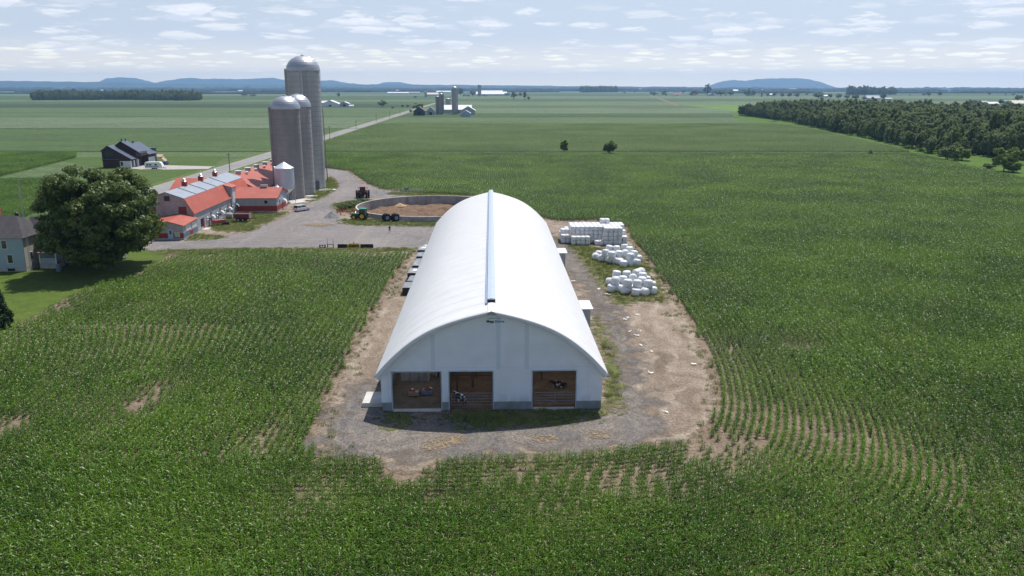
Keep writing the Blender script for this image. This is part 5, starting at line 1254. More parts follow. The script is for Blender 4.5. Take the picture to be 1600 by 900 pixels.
# ---- cars
def car(name, label, loc, rz, paint, L_=4.6, Wd=1.85, H_=1.65, wagon=True):
    """forward = +y"""
    t = thing(name, label, 'car', loc, rz)
    a = L_ / 2; b = MB()
    lower = [(-a, .35), (-a - .02, .85), (-a + .05, 1.0), (a - 1.15, .98), (a - .15, .82), (a, .6), (a - .02, .35)]
    b.prism(lower, -Wd / 2, Wd / 2, 'x'); b.obj('body', paint, t, bevel=.06)
    g_ = MB(); rr0, rr1 = (-a + .12, -a + .45) if wagon else (-a + .6, -a + 1.1)
    g_.add([(-Wd / 2 + .06, rr0, .98), (Wd / 2 - .06, rr0, .98), (Wd / 2 - .06, a - 1.2, .98), (-Wd / 2 + .06, a - 1.2, .98), (-Wd / 2 + .2, rr1, H_ - .1), (Wd / 2 - .2, rr1, H_ - .1), (Wd / 2 - .2, a - 1.95, H_ - .1), (-Wd / 2 + .2, a - 1.95, H_ - .1)],
           [(0, 3, 2, 1), (4, 5, 6, 7), (0, 1, 5, 4), (1, 2, 6, 5), (2, 3, 7, 6), (3, 0, 4, 7)]); g_.obj('window', glass, t)
    MB().box(-Wd / 2 + .17, Wd / 2 - .17, rr1 - .06, a - 1.85, H_ - .095, H_).obj('roof', paint, t, bevel=.03)
    q = MB()
    for s_ in (-1, 1):
        for y, y2 in ((rr0 + .02, rr1), ((rr0 + a - 1.2) / 2 - .2, (rr1 + a - 1.95) / 2 - .2), (a - 1.22, a - 1.93)): q.tube((s_ * (Wd / 2 - .05), y, .98), (s_ * (Wd / 2 - .19), y2, H_ - .08), .04, n=5)
    q.obj('pillar', paint, t)
    for s_ in (-1, 1):
        for y in (-a + .85, a - .85): wheel(t, (s_ * (Wd / 2 - .12), y, .35), .35, .24, rimg, .62)
        MB().box(s_ * (Wd / 2 - .2) - .13, s_ * (Wd / 2 - .2) + .13, -a - .04, -a + .02, .75, .95).obj('tail_light', lightmat, t)
        MB().box(s_ * (Wd / 2 - .3) - .2, s_ * (Wd / 2 - .3) + .2, a - .06, a + .01, .6, .75).obj('headlight', galv, t)
    return t
carw = mat('white_car_paint', (.72, .73, .75), .3, .02, 2, coat=.6)
g = G(466, 331.5); car('parked_car', 'white SUV parked beside the feed bin, seen from behind', (g[0] + .5, g[1] + 1.9, .08), math.radians(-34), carw)

# ================================================================== dark house across the road
HX, HY = G(205, 262.5)
dkb = mat('dark_brown_siding', (.055, .028, .024), .7, .15, 1.5, stripes=('X', .3, .01)); dkr = mat('blue_black_roof', (.085, .11, .16), .45, .06, 1.5, stripes=('Y', .4, .02)); wpan = mat('white_panel', (.70, .71, .72), .5, .04); stone = mat('brown_stone', (.13, .10, .08), .85, .2, 3)
dh_ = thing('modern_house', 'dark brown house with blue-black stepped roofs across the road', 'house', (HX, HY, 0), AX); dh_.scale = (.86, .8, .96)
MB().prism([(0, 0), (0, 4.0), (-9.9, 9.2), (-13, 7.3), (-13, 0)], 0, 7).obj('wall', dkb, dh_)
rf(dh_, [(.9, -.4, 3.65), (.9, 7.2, 3.65), (-9.9, 7.2, 9.4), (-9.9, -.4, 9.4)], 'roof', dkr); rf(dh_, [(-9.903, -.4, 9.4), (-9.903, 7.2, 9.4), (-13.6, 7.2, 7.1), (-13.6, -.4, 7.1)], 'roof', dkr)
MB().prism([(-.2, 0), (-.2, 6.9), (-6.3, 10.6), (-9.5, 8.6), (-9.5, 0)], 7.01, 15).obj('wall', dkb, dh_)
rf(dh_, [(2.6, 6.2, 5.9), (2.6, 13.6, 5.9), (-6.3, 13.6, 10.9), (-6.3, 6.2, 10.9)], 'roof', dkr); rf(dh_, [(-6.303, 6.2, 10.9), (-6.303, 13.6, 10.9), (-10, 13.6, 8.5), (-10, 6.2, 8.5)], 'roof', dkr)
MB().prism([(2.4, 0), (2.4, 5.2), (-5, 9.4), (-10, 6.5), (-10, 0)], 15.01, 25).obj('wall', dkb, dh_)
rf(dh_, [(3.4, 14.4, 4.8), (3.4, 25.4, 4.8), (-5, 25.4, 9.7), (-5, 14.4, 9.7)], 'roof', dkr); rf(dh_, [(-5.003, 14.4, 9.7), (-5.003, 25.4, 9.7), (-10.6, 25.4, 6.4), (-10.6, 14.4, 6.4)], 'roof', dkr)
MB().box(-3.5, 1.6, 25.3, 29, 0, 6.6).obj('tower', mat('dark_render_wall', (.10, .11, .13), .7), dh_); MB().box(-3.9, 2.0, 25.2, 29.4, 6.61, 6.9).obj('roof', dkr, dh_)
MB().box(-.19, 2.4, 7.5, 14.9, 5.0, 6.4).obj('bay', stone, dh_); MB().box(-.18, 2.2, 7.6, 14.9, 4.5, 4.9).obj('canopy', dkr, dh_)
q = MB(); q.box(-5.0, 0.0, -.03, -.003, .1, 2.9); q.box(.003, .06, .0, 1.0, 0, 3.0); q.box(.003, .06, 3.6, 5.0, 0, 3.0); q.box(-.19, .9, 6.9, 7.5, 0, 3.2); q.obj('white_cladding', wpan, dh_); MB().box(2.403, 2.46, 16, 24, 0, 3.4).obj('white_cladding', wpan, dh_)
for y in (1.1, 9.6): MB().box(-.15 if y > 5 else .01, .0 if y > 5 else .05, y, y + 2.4, .1, 2.8).obj('garage_door', mat('dark_slate_door', (.05, .07, .1), .4), dh_)
for x in (-11.4, -10.1, -8.9): window(dh_, x, x + 1.0, 4.9, 6.9, 0, mat('green_glass', (.05, .08, .07), .1), frame=dkb)
window(dh_, -4.6, -3.7, 1.0, 2.5, -.03, frame=dkb); MB().box(-13, -5.1, -1.6, -.01, 3.6, 3.8).obj('porch_roof', dkr, dh_)
for x, y, z in ((-6.2, 6.8, 10.9), (-5.9, 10.5, 10.8), (-4.8, 16.5, 9.6)): MB().box(x, x + .5, y, y + .5, z, z + .8).obj('chimney', blackp, dh_)
g = G(240, 265); t = thing('caravan', 'white touring caravan parked on the drive of the dark house', 'caravan', (g[0], g[1] + 1.2, .1), .03)
q = MB(); q.prism([(-3.4, .55), (-3.5, 2.4), (-3.2, 2.85), (2.3, 2.9), (2.9, 2.6), (3.5, 1.0), (3.4, .55)], -1.15, 1.15, 'y'); q.obj('body', white, t, bevel=.08)
for x in (-2.7, -1.6, .6): window(t, x, x + .8, 1.5, 2.1, -1.15)
MB().box(-3.3, 1.9, -1.17, -1.153, .9, 1.25).obj('stripe', mat('grey_stripe', (.3, .33, .38), .5), t)
for x in (-.5, .3):
    for s_ in (-1, 1): M = Matrix.Translation((x, s_ * 1.02, .35)) @ Matrix.Rotation(PI / 2, 4, 'X'); q = MB(); q.lathe([(1e-5, -.1), (.35, -.1), (.35, .1), (1e-5, .1)], 14, M=M); q.obj('wheel', rubber, t)
q = MB(); q.tube((3.4, .4, .5), (4.5, 0, .45), .06); q.tube((3.4, -.4, .5), (4.5, 0, .45), .06); q.tube((4.3, 0, .0), (4.3, 0, .7), .05); q.obj('hitch', blackp, t)
g = G(254, 258); car('parked_car', 'blue car parked behind the white caravan', (g[0], g[1] + 1, .1), math.radians(70), mat('blue_car_paint', (.02, .12, .42), .3, .03, coat=.6), 4.3, 1.8, 1.5)
g = G(247, 252.5); t = thing('canopy_tent', 'beige canvas shelter beside the dark house', 'shelter', (g[0], g[1], 0), .1); tn = mat('beige_canvas', (.50, .36, .27), .8)
MB().slab((-2.4, -2, 2.4), (2.4, -2, 2.2), (2.0, 2, 3.0), (-2.2, 2, 3.1), .06).obj('canvas', tn, t); MB().slab((1.2, -2, 2.35), (3.6, -2, .3), (3.4, 2, .4), (1.4, 2, 2.7), .06).obj('canvas', tn, t)
for x in (-2.3, 2.2):
    for y in (-1.9, 1.9): q = MB(); q.tube((x, y, 0), (x, y, 2.3), .05, n=5); q.obj('pole', galv, t)

# ================================================================== pale house on the left
bs = mat('pale_blue_siding', (.33, .43, .47), .7, .05, 1.5, stripes=('Z', .14, .012)); cs = mat('cream_siding', (.50, .47, .41), .7, .05, 1.5, stripes=('Z', .14, .012)); shing = mat('dark_shingle', (.075, .068, .075), .85, .15, 1.2, .01, 10)
X0, Y0 = G(42, 424.5)
oh = thing('farmhouse', 'old two-storey pale blue farmhouse with dark hipped roof at the left edge', 'house', (X0, Y0, 0), AX * 1.0)
WH = 11.5
MB().box(-WH, 0, 0, 9.5, .75, 6.2).obj('wall', bs, oh); MB().box(-WH - .03, .03, -.03, 9.53, 0, .74).obj('foundation', concrete, oh)
hr_ = MB(); a0, a1, c0, c1 = -WH - .5, .5, -.5, 10.0
hr_.add([(a0, c0, 6.15), (a1, c0, 6.15), (a1, c1, 6.15), (a0, c1, 6.15), (-WH / 2 - 1.2, 4.75, 9.35), (-WH / 2 + 2.6, 4.75, 9.35)], [(0, 1, 5, 4), (1, 2, 5), (2, 3, 4, 5), (3, 0, 4), (0, 3, 2, 1)]); ro_ = hr_.obj('roof', shing, oh)
MB().box(-7.9, -6.7, 5.6, 6.5, 8.3, 10.6).obj('chimney', mat('brick', (.36, .14, .09), .85, .15, 5, .01, 12), ro_); q = MB(); q.lathe([(.3, 8.9), (.3, 9.5), (.45, 9.6), (1e-5, 9.9)], 12, (-3.6, 5.6, .1)); q.obj('roof_vent', blackp, ro_)
q = MB(); q.ball((-.2, 7.6, 7.9), .4); q.obj('roof_vent', galv, ro_)
MB().box(.01, 4.2, 4.6, 10.2, .75, 6.2).obj('wall', mat('grey_blue_siding', (.36, .43, .47), .7, .05, 1.5, stripes=('Z', .14, .012)), oh)
q = MB(); q.add([(-2, 4.1, 6.15), (4.7, 4.1, 6.15), (4.7, 10.7, 6.15), (-2, 10.7, 6.15), (-2.2, 7.4, 8.8), (2.2, 7.4, 8.6)], [(0, 1, 5, 4), (1, 2, 5), (2, 3, 4, 5), (3, 0, 4), (0, 3, 2, 1)]); q.obj('roof', shing, oh)
MB().box(.03, 1.9, 1.4, 4.59, .7, 4.4).obj('wall', cs, oh) if False else MB().box(.005, .05, .02, 4.59, .76, 6.1).obj('cladding', cs, oh)
MB().box(4.21, 9.4, 5.2, 11, .5, 4.4).obj('annex', cs, oh); rf(oh, [(4.2, 4.9, 4.4), (9.8, 4.9, 4.4), (9.8, 11.2, 5.2), (4.2, 11.2, 5.2)], 'annex_roof', shing)
MB().box(9.41, 12.8, 6.2, 11, .3, 3.6).obj('annex', mat('white_annex', (.55, .57, .62), .6), oh)
MB().box(1.2, 4.4, 2.2, 4.59, .0, 1.0).obj('porch', concrete, oh); MB().box(1.0, 4.6, 1.9, 4.59, 2.9, 3.05).obj('porch_roof', mat('brown_porch_roof', (.22, .15, .13), .8), oh)
q = MB(); q.box(1.25, 4.3, 2.25, 2.32, 1.01, 2.0); q.obj('porch_rail', bs, oh)
for x in (1.3, 4.2): q = MB(); q.box(x, x + .15, 2.1, 2.25, 1.0, 2.9); q.obj('porch_post', white, oh)
for x, z in ((-3.7, 4.2), (-3.0, 1.6), (-9.2, 4.2), (-9.2, 1.6)): window(oh, x, x + .85, z, z + 1.45, 0)
window(oh, 2.2, 3.0, 3.3, 4.6, 4.6); window(oh, 1.6, 2.4, 1.9, 3.2, .05, None, 'x', 1); MB().box(-3.3, -2.0, -.05, -.031, .15, .6).obj('basement_window', glass, oh)
g = G(51, 425); t = thing('lattice_mast', 'thin lattice aerial mast beside the pale blue farmhouse', 'mast', (g[0], g[1] - .3, 0), .2)
q = MB(); tri = [(.22 * math.cos(a), .22 * math.sin(a)) for a in (0, 2.09, 4.19)]
for x, y in tri: q.tube((x, y, 0), (x * .7, y * .7, 15.5), .025, n=4)
for k in range(30):
    z = k * .51
    for i in range(3): a, b = tri[i], tri[(i + 1) % 3]; q.tube((a[0], a[1], z), (b[0], b[1], z + .5), .014, n=3)
q.obj('lattice', galv, t); q = MB(); q.tube((0, 0, 15.4), (0, 0, 17), .02, n=4); q.tube((-.8, 0, 16.5), (.8, 0, 16.5), .015, n=4); q.obj('aerial', galv, t)
g = G(93, 424.5); t = thing('barrel', 'small grey-blue barrel standing beside the farmhouse drive', 'barrel', (g[0], g[1], .06)); q = MB(); q.lathe([(1e-5, 0), (.42, 0), (.46, .3), (.46, 1.0), (.42, 1.3), (1e-5, 1.3)], 18); q.obj('drum', mat('blue_barrel', (.14, .22, .30), .5), t, True); q = MB(); q.lathe([(.46, 1.3), (.46, 1.36), (1e-5, 1.38)], 18); q.obj('lid', mat('barrel_lid', (.3, .38, .45), .5), t)

# ================================================================== utility poles along the road
polem = mat('pole_wood', (.13, .11, .095), .9, .15, 3)
up = None
for i, (x, yb, yt) in enumerate(((359.5, 270, 239), (515.5, 219, 196.5), (556.5, 201.5, 188), (588, 190.5, 178), (609, 184, 174), (625, 179, 170.5))):
    g = G(x, yb); h = Zat(g[1], yt)
    t = thing('utility_pole', ['brown utility pole right behind the gambrel barn', 'utility pole just right of the tallest silo', 'second utility pole beyond the silos', 'third utility pole beyond the silos', 'fourth utility pole beyond the silos', 'farthest utility pole along the road'][i], 'utility pole', (g[0], g[1], 0), AX, 'utility poles along the road')
    if i == 0:
        p_ = MB(); p_.tube((0, 0, 0), (0, 0, 9), .16, .11, 8); pm_ = p_.obj('post', polem, t); c_m = MB(); c_m.box(-1, 1, -.06, .06, 8.2, 8.34); cm_ = c_m.obj('crossarm', polem, t); pm, cm2 = pm_.data, cm_.data
    else: link('post', pm, t); link('crossarm', cm2, t)
    t.scale = (1, 1, h / 9)
# ================================================================== trees
m_leaf_big = leafmat('maple_leaf', (.040, .078, .010), (.11, .155, .025), .3, .5, .4)
m_leaf_wood = leafmat('wood_leaf', (.085, .14, .032), (.23, .285, .12), .36, .6, .25)
m_leaf_fresh = leafmat('fresh_leaf', (.11, .18, .03), (.19, .27, .06), .3, .6, .3)
m_needle = leafmat('needle', (.018, .045, .015), (.045, .08, .03), .15, .6, .3)
bark = mat('bark', (.10, .08, .06), .95, .2, 4, .03, 12)
def leafcloud(C, Nrm, size, rng, m, name, asp=.6):
    n = len(C); a = rng.normal(size=(n, 3)); Nn = Nrm + .9 * a; Nn /= np.linalg.norm(Nn, axis=1)[:, None] + 1e-9
    T = np.cross(Nn, rng.normal(size=(n, 3))); T /= np.linalg.norm(T, axis=1)[:, None] + 1e-9; B = np.cross(Nn, T)
    s = size * rng.uniform(.6, 1.25, n)[:, None]
    V = np.stack([C - T * s, C - B * s * asp + Nn * s * .12, C + T * s, C + B * s * asp + Nn * s * .12], 1).reshape(-1, 3)
    Fq = np.arange(4 * n).reshape(-1, 4); return npmesh(name, V, Fq, m)
def crown(seed, W_, H_, z0, nclump, nleaf, size, m, shape='round', name='crown', clump=.17, flatb=.75):
    rng = np.random.default_rng(seed)
    # clump centres on a lumpy ellipsoid shell and inside
    d = rng.normal(size=(nclump, 3)); d /= np.linalg.norm(d, axis=1)[:, None]; d[:, 2] = np.where(d[:, 2] < 0, d[:, 2] * flatb, d[:, 2])
    rad = rng.uniform(.62, .96, nclump); rad[: nclump // 5] *= .55
    lump = 1 + .13 * np.sin(d[:, 0] * 4 + seed) + .1 * np.sin(d[:, 1] * 5 + seed * 2) + .08 * np.sin(d[:, 2] * 6 + seed)
    Cc = d * (rad * lump)[:, None]
    if shape == 'cone':
        zz = rng.uniform(0, 1, nclump) ** 1.25; a = rng.uniform(0, 2 * PI, nclump); r = (1 - zz) * rng.uniform(.55, 1, nclump) + .03
        Cc = np.stack([r * np.cos(a), r * np.sin(a), zz * 2 - 1], 1)
    if shape == 'tall':
        Cc[:, :2] *= (1 - .35 * np.clip(Cc[:, 2], -1, 1))[:, None]
    k = rng.integers(0, nclump, nleaf); off = rng.normal(size=(nleaf, 3)); off /= np.linalg.norm(off, axis=1)[:, None]; rr_ = rng.uniform(.35, 1.0, nleaf)[:, None]
    cs_ = (clump * rng.uniform(.7, 1.35, nclump))[k][:, None]
    P = Cc[k] + off * rr_ * cs_ * np.array([1, 1, .8])
    P = P * np.array([W_ / 2, W_ / 2, H_ / 2]) * .92 + np.array([0, 0, z0 + H_ / 2])
    Nn = off + Cc[k] * .6 + np.array([0, 0, .5])
    return leafcloud(P, Nn, size, rng, m, name), Cc * np.array([W_ / 2, W_ / 2, H_ / 2]) * .9 + np.array([0, 0, z0 + H_ / 2])
def trunk_mesh(Cc, z0, H_, r, seed, nl=9):
    rng = random.Random(seed); t = MB(); top = z0 + H_ * .6
    t.lathe([(r * 1.5, -.1), (r * 1.1, .5), (r * .85, z0 + .4), (r * .5, z0 + H_ * .35), (r * .12, top)], 10)
    for k in range(nl):
        c = Cc[rng.randrange(len(Cc))]; zb = z0 * .7 + rng.uniform(0, H_ * .3); mid = (c[0] * .5, c[1] * .5, zb + (c[2] - zb) * .4)
        t.tube((0, 0, zb), mid, r * .38, r * .25, 6); t.tube(mid, tuple(c), r * .25, r * .06, 5)
    return t
def tree(name, label, loc, W_, H_, z0, nclump=60, nleaf=6000, size=.3, m=None, tr=.3, seed=1, shape='round', group=None, clump=.2, cat='tree', nl=9, flatb=.75):
    t = thing(name, label, cat, (loc[0], loc[1], 0), random.Random(seed).uniform(0, 6), group)
    cm_, Cc = crown(seed, W_, H_, z0, nclump, nleaf, size, m or m_leaf_wood, shape, clump=clump, flatb=flatb)
    link('crown', cm_, t); trunk_mesh(Cc, z0, H_, tr, seed, nl).obj('trunk', bark, t, True); return t
g = G(163, 424); tree('maple_tree', 'huge round dark green tree on the lawn between farmhouse and barn', (g[0], g[1] + 1.5), 22.5, 19.0, .2, 600, 110000, .30, m_leaf_big, .55, 4, clump=.14, nl=26, flatb=1.0)
g = G(-3, 512); tree('spruce_tree', 'dark conical spruce cut by the left edge of the photo', (g[0], g[1]), 4.6, 7.6, .15, 220, 26000, .13, m_needle, .16, 5, 'cone', clump=.17, nl=6)
g = G(2, 515)
# little trees standing in the maize
g = G(882, 241); tree('small_tree', 'slim young tree in the field, left of the two lone trees', (g[0], g[1] + 1), 4.4, 6.4, .5, 40, 5200, .3, m_leaf_fresh, .1, 6, 'tall', clump=.28, nl=4)
g = G(952, 242.5); tree('small_tree', 'broad bushy tree in the field, right of the two lone trees', (g[0], g[1] + 1), 7.2, 7.2, .3, 46, 8000, .32, m_leaf_wood, .14, 7, clump=.28, nl=4)
g = G(1359, 244); tree('small_tree', 'tiny sapling on the ditch line before the wood', (g[0], g[1]), 2.2, 3.0, .2, 12, 500, .25, m_leaf_wood, .06, 8)
# shrubs by the store
for i, (x, y, w, h) in enumerate(((537, 328, 3.6, 1.7), (546, 325, 4.2, 1.8), (555, 322, 4.4, 1.6), (566, 318, 3.0, 1.2))):
    g = G(x, y); t = thing('shrub', ['low dark shrub nearest the red hay rake', 'second dark shrub from the left behind the hay rake', 'third dark shrub from the left behind the hay rake', 'smallest shrub beside the store wall rim'][i], 'shrub', (g[0], g[1], .05), 0, 'shrubs behind the hay rake')
    cm_, Cc = crown(20 + i, w, h, 0, 26, 2200, .16, m_leaf_wood, clump=.3); link('foliage', cm_, t); q = MB()
    for k in range(5): c = Cc[k]; q.tube((0, 0, 0), tuple(c), .05, .02, 5)
    q.obj('stem', bark, t)
# scattered trees further off: (px, base y, width px, top y, kind, label)
far = [(597, 167.5, 17, 156, 'r', 'round tree beyond the road left of the far farm'), (614, 170, 6, 166, 'r', 'small bush beside the road left of the far farm'), (629, 168, 6, 163, 't', 'left of two small firs beside the far farm'), (637, 168, 6, 163.5, 't', 'right of two small firs beside the far farm'),
       (654, 174, 17, 160.5, 'r', 'round dark tree behind the green gabled barn'), (642, 176, 6, 171, 'r', 'pale shrub left of the green gabled barn'), (803, 155, 10, 143, 't', 'left tree of the group right of the far white barns'), (820, 156, 7, 142, 't', 'tall slim tree right of the far white barns'), (826, 156.5, 5, 150, 't', 'small tree at the right of the slim tall tree'),
       (813, 151, 7, 144, 'r', 'tree between the two slim trees past the white barns'), (792, 150, 9, 145, 'r', 'round bush at the end of the far white barn'), (719, 150, 13, 136, 'r', 'big dark tree among the far white barns'), (739, 151, 10, 141, 'r', 'dark tree left of the far distant silo'), (689, 151, 9, 143, 'r', 'dark tree behind the two far silos'),
       (758, 151, 6, 148, 'r', 'low bush before the long far white barn'), (1105, 149, 12, 130.5, 't', 'tall tree standing out against the distant blue mountain'), (1021, 148.5, 14, 143, 'r', 'bush group by the pale track'), (1038, 148, 7, 141, 'r', 'round tree right of the pale track'), (1068, 146, 8, 140, 'r', 'tree left of the far red-roofed house'),
       (1086, 149, 14, 140, 'r', 'trees around the far red-roofed house'), (1126, 150, 22, 139.5, 'r', 'clump of dark trees right of the tall tree'), (1142, 150, 10, 141, 'r', 'end tree of the dark clump right of the tall tree'), (1167, 150.5, 12, 139, 'r', 'tree before the far silo at right'), (1177, 151, 7, 141, 't', 'slim tree at the far silo at right'),
       (1199, 151, 7, 144, 'r', 'small round tree right of the far right silo'), (1210, 151, 7, 143, 'r', 'tree behind the wood end, first of the row'), (1222, 152, 7, 145, 'r', 'tree behind the wood, second of the row'), (1234, 152, 8, 145, 'r', 'tree behind the wood, third of the row'), (1245, 153, 8, 144, 'r', 'tree behind the wood, fourth of the row'),
       (1279, 154, 18, 144.5, 'r', 'broad tree pair behind the wood'), (1297, 154, 8, 146, 'r', 'tree behind the wood, sixth of the row'), (1310, 155, 9, 145.5, 'r', 'tree behind the wood, seventh of the row'), (1323, 155, 9, 147, 'r', 'tree behind the wood, eighth of the row'), (1336, 156, 12, 146.5, 'r', 'rounded tree behind the wood, ninth of the row'),
       (1350, 156, 6, 151, 'r', 'low shrub between the round trees behind the wood'), (1379, 156, 11, 144, 'r', 'dark round tree beside the far grey shed'), (1451, 151, 8, 142, 'r', 'lone dark tree on the far right field'), (1468, 151, 7, 141, 'r', 'lone tree right of the darker one on the far right field'), (1519, 165, 12, 155, 'r', 'dark tree left of the far right white shed'),
       (1530, 165, 7, 156, 't', 'slim dark tree left of the far right white shed'), (1564, 164, 8, 154, 't', 'dark tree between the far right sheds'), (1575, 165, 10, 157, 'r', 'round tree beside the blue-roofed far shed'), (1591, 158, 12, 148, 'r', 'tree above the pale far right shed'),
       (413, 145.5, 9, 138.5, 'r', 'dark tree between the left wood and the silos'), (529, 152, 5, 144, 't', 'slim tree beyond the tallest silo'), (382, 150, 12, 146, 'r', 'low bushes right of the left wood'), (395, 150.5, 10, 147, 'r', 'second bushes right of the left wood')]
protos = []
for i in range(4):
    cmr, Cr = crown(40 + i, 10, 9, 1.0, 46, 3600, .42, m_leaf_wood, clump=.22); tmr = trunk_mesh(Cr, 1.0, 9, .25, i, 6)
    cmt, Ct = crown(50 + i, 6, 10, .8, 40, 3000, .36, m_leaf_wood, 'tall', clump=.24)
    o1 = tmr.obj('trunk', bark, None, True); tm_ = o1.data; bpy.data.objects.remove(o1); protos.append((cmr, cmt, tm_))
for i, (px, yb, w, yt, kd, lb) in enumerate(far):
    g = G(px, yb); h = Zat(g[1], yt); wm_ = w * math.hypot(g[0], g[1]) / F * .98; h = max(h, 2.5)
    c_r, c_t, tm_ = protos[i % 4]
    t = thing('field_tree', lb, 'tree', (g[0], g[1], 0), (i * 1.3) % 6.28, 'single trees on the plain'); r_ = kd == 'r'
    link('crown', c_r if r_ else c_t, t); link('trunk', tm_, t); t.scale = (wm_ / (10 if r_ else 6), wm_ / (10 if r_ else 6), h / (10 if r_ else 10.8))
rq = random.Random(77)
for i in range(90):
    y = rq.choice([rq.uniform(139.5, 142.5), rq.uniform(141, 147), rq.uniform(144, 150.5)]); px = rq.uniform(960, 1600) if y > 142.5 or rq.random() < .5 else rq.uniform(0, 1600); g = G(px, y); h = rq.uniform(6, 13); c_r, c_t, tm_ = protos[i % 4]; r_ = rq.random() < .7
    t = thing('distant_tree', 'tiny dark tree among many dotted over the plain below the horizon', 'tree', (g[0], g[1], 0), rq.uniform(0, 6), 'tiny trees dotted over the far plain'); link('crown', c_r if r_ else c_t, t); link('trunk', tm_, t); k = h / 10; w_ = rq.uniform(.8, 1.9) * k; t.scale = (w_ * 1.3, w_, k)
# ---- the wood at the right
woodv = []
for i in range(7):
    W_, H_ = (5.5, 11) if i % 3 else (4.4, 12.5)
    W_ *= 1.25; cm_, Cc = crown(70 + i, W_, H_, .6, 46, 3600, .40, m_leaf_wood, 'tall' if i in (2, 5) else 'round', clump=.26, name='wood_tree')
    tb = trunk_mesh(Cc, 1.2, H_, .16, i, 4); cm_.materials.append(bark)
    tmp = tb.obj('x', bark); bm = bmesh.new(); bm.from_mesh(cm_); n0 = len(bm.faces); bm.from_mesh(tmp.data); bm.faces.ensure_lookup_table()
    for f_ in bm.faces[n0:]: f_.material_index = 1
    bm.to_mesh(cm_); bm.free(); bpy.data.objects.remove(tmp); woodv.append(cm_)
WP = np.array([G(*p) for p in ((1152, 181), (1200, 186), (1262, 198), (1330, 213), (1390, 225), (1440, 238), (1475, 250), (1500, 251), (1512, 243), (1600, 252), (1700, 262), (1760, 235), (1700, 196), (1600, 187), (1480, 181), (1360, 176.5), (1260, 173.5), (1190, 173))])
x0, y0 = WP.min(0); x1, y1 = WP.max(0)
sp_ = 4.6; gx, gy = np.meshgrid(np.arange(x0, x1, sp_), np.arange(y0, y1, sp_)); gx = gx.ravel() + RNG.uniform(-2, 2, gx.size); gy = gy.ravel() + RNG.uniform(-2, 2, gy.size)
s = sdist(gx, gy, WP); ok = (s > 1.5 + 3 * vnoise(gx, gy, 12, 3) - 2) & (gx / gy < .70); gx, gy, s = gx[ok], gy[ok], s[ok]
front = gx * .93 - gy * 0  # nearest trees show largest
dist = np.hypot(gx, gy); order = np.argsort(dist + np.clip(s, 0, 60) * 3.0); ind = order[:285]; rest = order[285:]
hsc = lambda x, y, s_: (.50 + .65 * vnoise(x, y, 22, 6) + .45 * vnoise(x, y, 6, 7)) * (.72 + .28 * np.clip(s_ / 22, 0, 1))
hs_ = hsc(gx, gy, s)
for k in ind:
    o = link('wood_tree', woodv[random.randrange(7)]); o.location = (gx[k], gy[k], 0); o.rotation_euler = (0, 0, random.uniform(0, 6.28)); q = float(hs_[k]); o.scale = (q * random.uniform(.85, 1.15), q * random.uniform(.85, 1.15), q * random.uniform(.95, 1.3))
    tag(o, 'dark green tree packed along the near side of the large wood at the right', 'tree', 'trees on the near side of the right wood')
wobj = [bpy.data.objects.new('wood_source_%d' % i, m_) for i, m_ in enumerate(woodv)]
gn_scatter('woodland', np.stack([gx[rest], gy[rest], np.zeros(len(rest))], 1), RNG.uniform(0, 6.28, len(rest)), hs_[rest] * RNG.uniform(.92, 1.08, len(rest)), RNG.integers(0, 7, len(rest)), wobj, 'dense dark green wood reaching back from the right edge', 'wood')
print('wood', len(gx))
for i, (px, yb, w, yt, fresh, lb) in enumerate(((1210, 190, 15, 168, 0, 'lone upright tree just before the left end of the right wood'), (1503, 251, 26, 231, 1, 'grey-green round tree at the corner of the right wood'), (1568, 268, 34, 227, 1, 'brighter green tree standing before the wood at the right edge'),
                                             (1581, 270, 20, 252, 1, 'low round bush below the brighter green tree'), (1545, 264, 14, 256, 0, 'small bush left of the brighter green tree'), (1480, 252, 30, 226, 0, 'bushy tree left of the grey-green corner tree'), (1604, 258, 22, 228, 0, 'tree cut by the right edge of the photo'))):
    g = G(px, yb); d_ = math.hypot(*g); tree('edge_tree', lb, g, w * d_ / F, Zat(g[1], yt) * .97, .2, 50, 5200, .34, m_leaf_fresh if fresh else m_leaf_wood, .2, 90 + i, clump=.24, group=None)
def mass(name, pts, density, hmul, label, sc=1.0):
    P = np.array([G(*p) for p in pts]); x0, y0 = P.min(0); x1, y1 = P.max(0)
    n = int((x1 - x0) * (y1 - y0) / density ** 2); x, y = RNG.uniform(x0, x1, n), RNG.uniform(y0, y1, n); k = sdist(x, y, P) > 0; x, y = x[k], y[k]
    gn_scatter(name, np.stack([x, y, np.zeros(len(x))], 1), RNG.uniform(0, 6.28, len(x)), sc * (.55 + .75 * vnoise(x, y, 22, 2)) * RNG.uniform(.6, 1.3, len(x)), RNG.integers(0, 7, len(x)), wobj, label, 'wood'); print(name, len(x))
mass('woodland', [(49, 156.8), (180, 156.2), (302, 157.6), (316, 156), (312, 153), (250, 151.8), (60, 152.2)], 6.5, 1, 'long narrow wood in the fields at the left', 1.3)
mass('woodland', [(907, 144.6), (966, 144.0), (964, 142.8), (908, 143)], 13, 1, 'small dark wood on the plain near the centre horizon', 2.2)
mass('woodland', [(1322, 148.3), (1400, 148.3), (1398, 146.2), (1326, 146.2)], 14, 1, 'small wood on the far plain at right', 2.0)
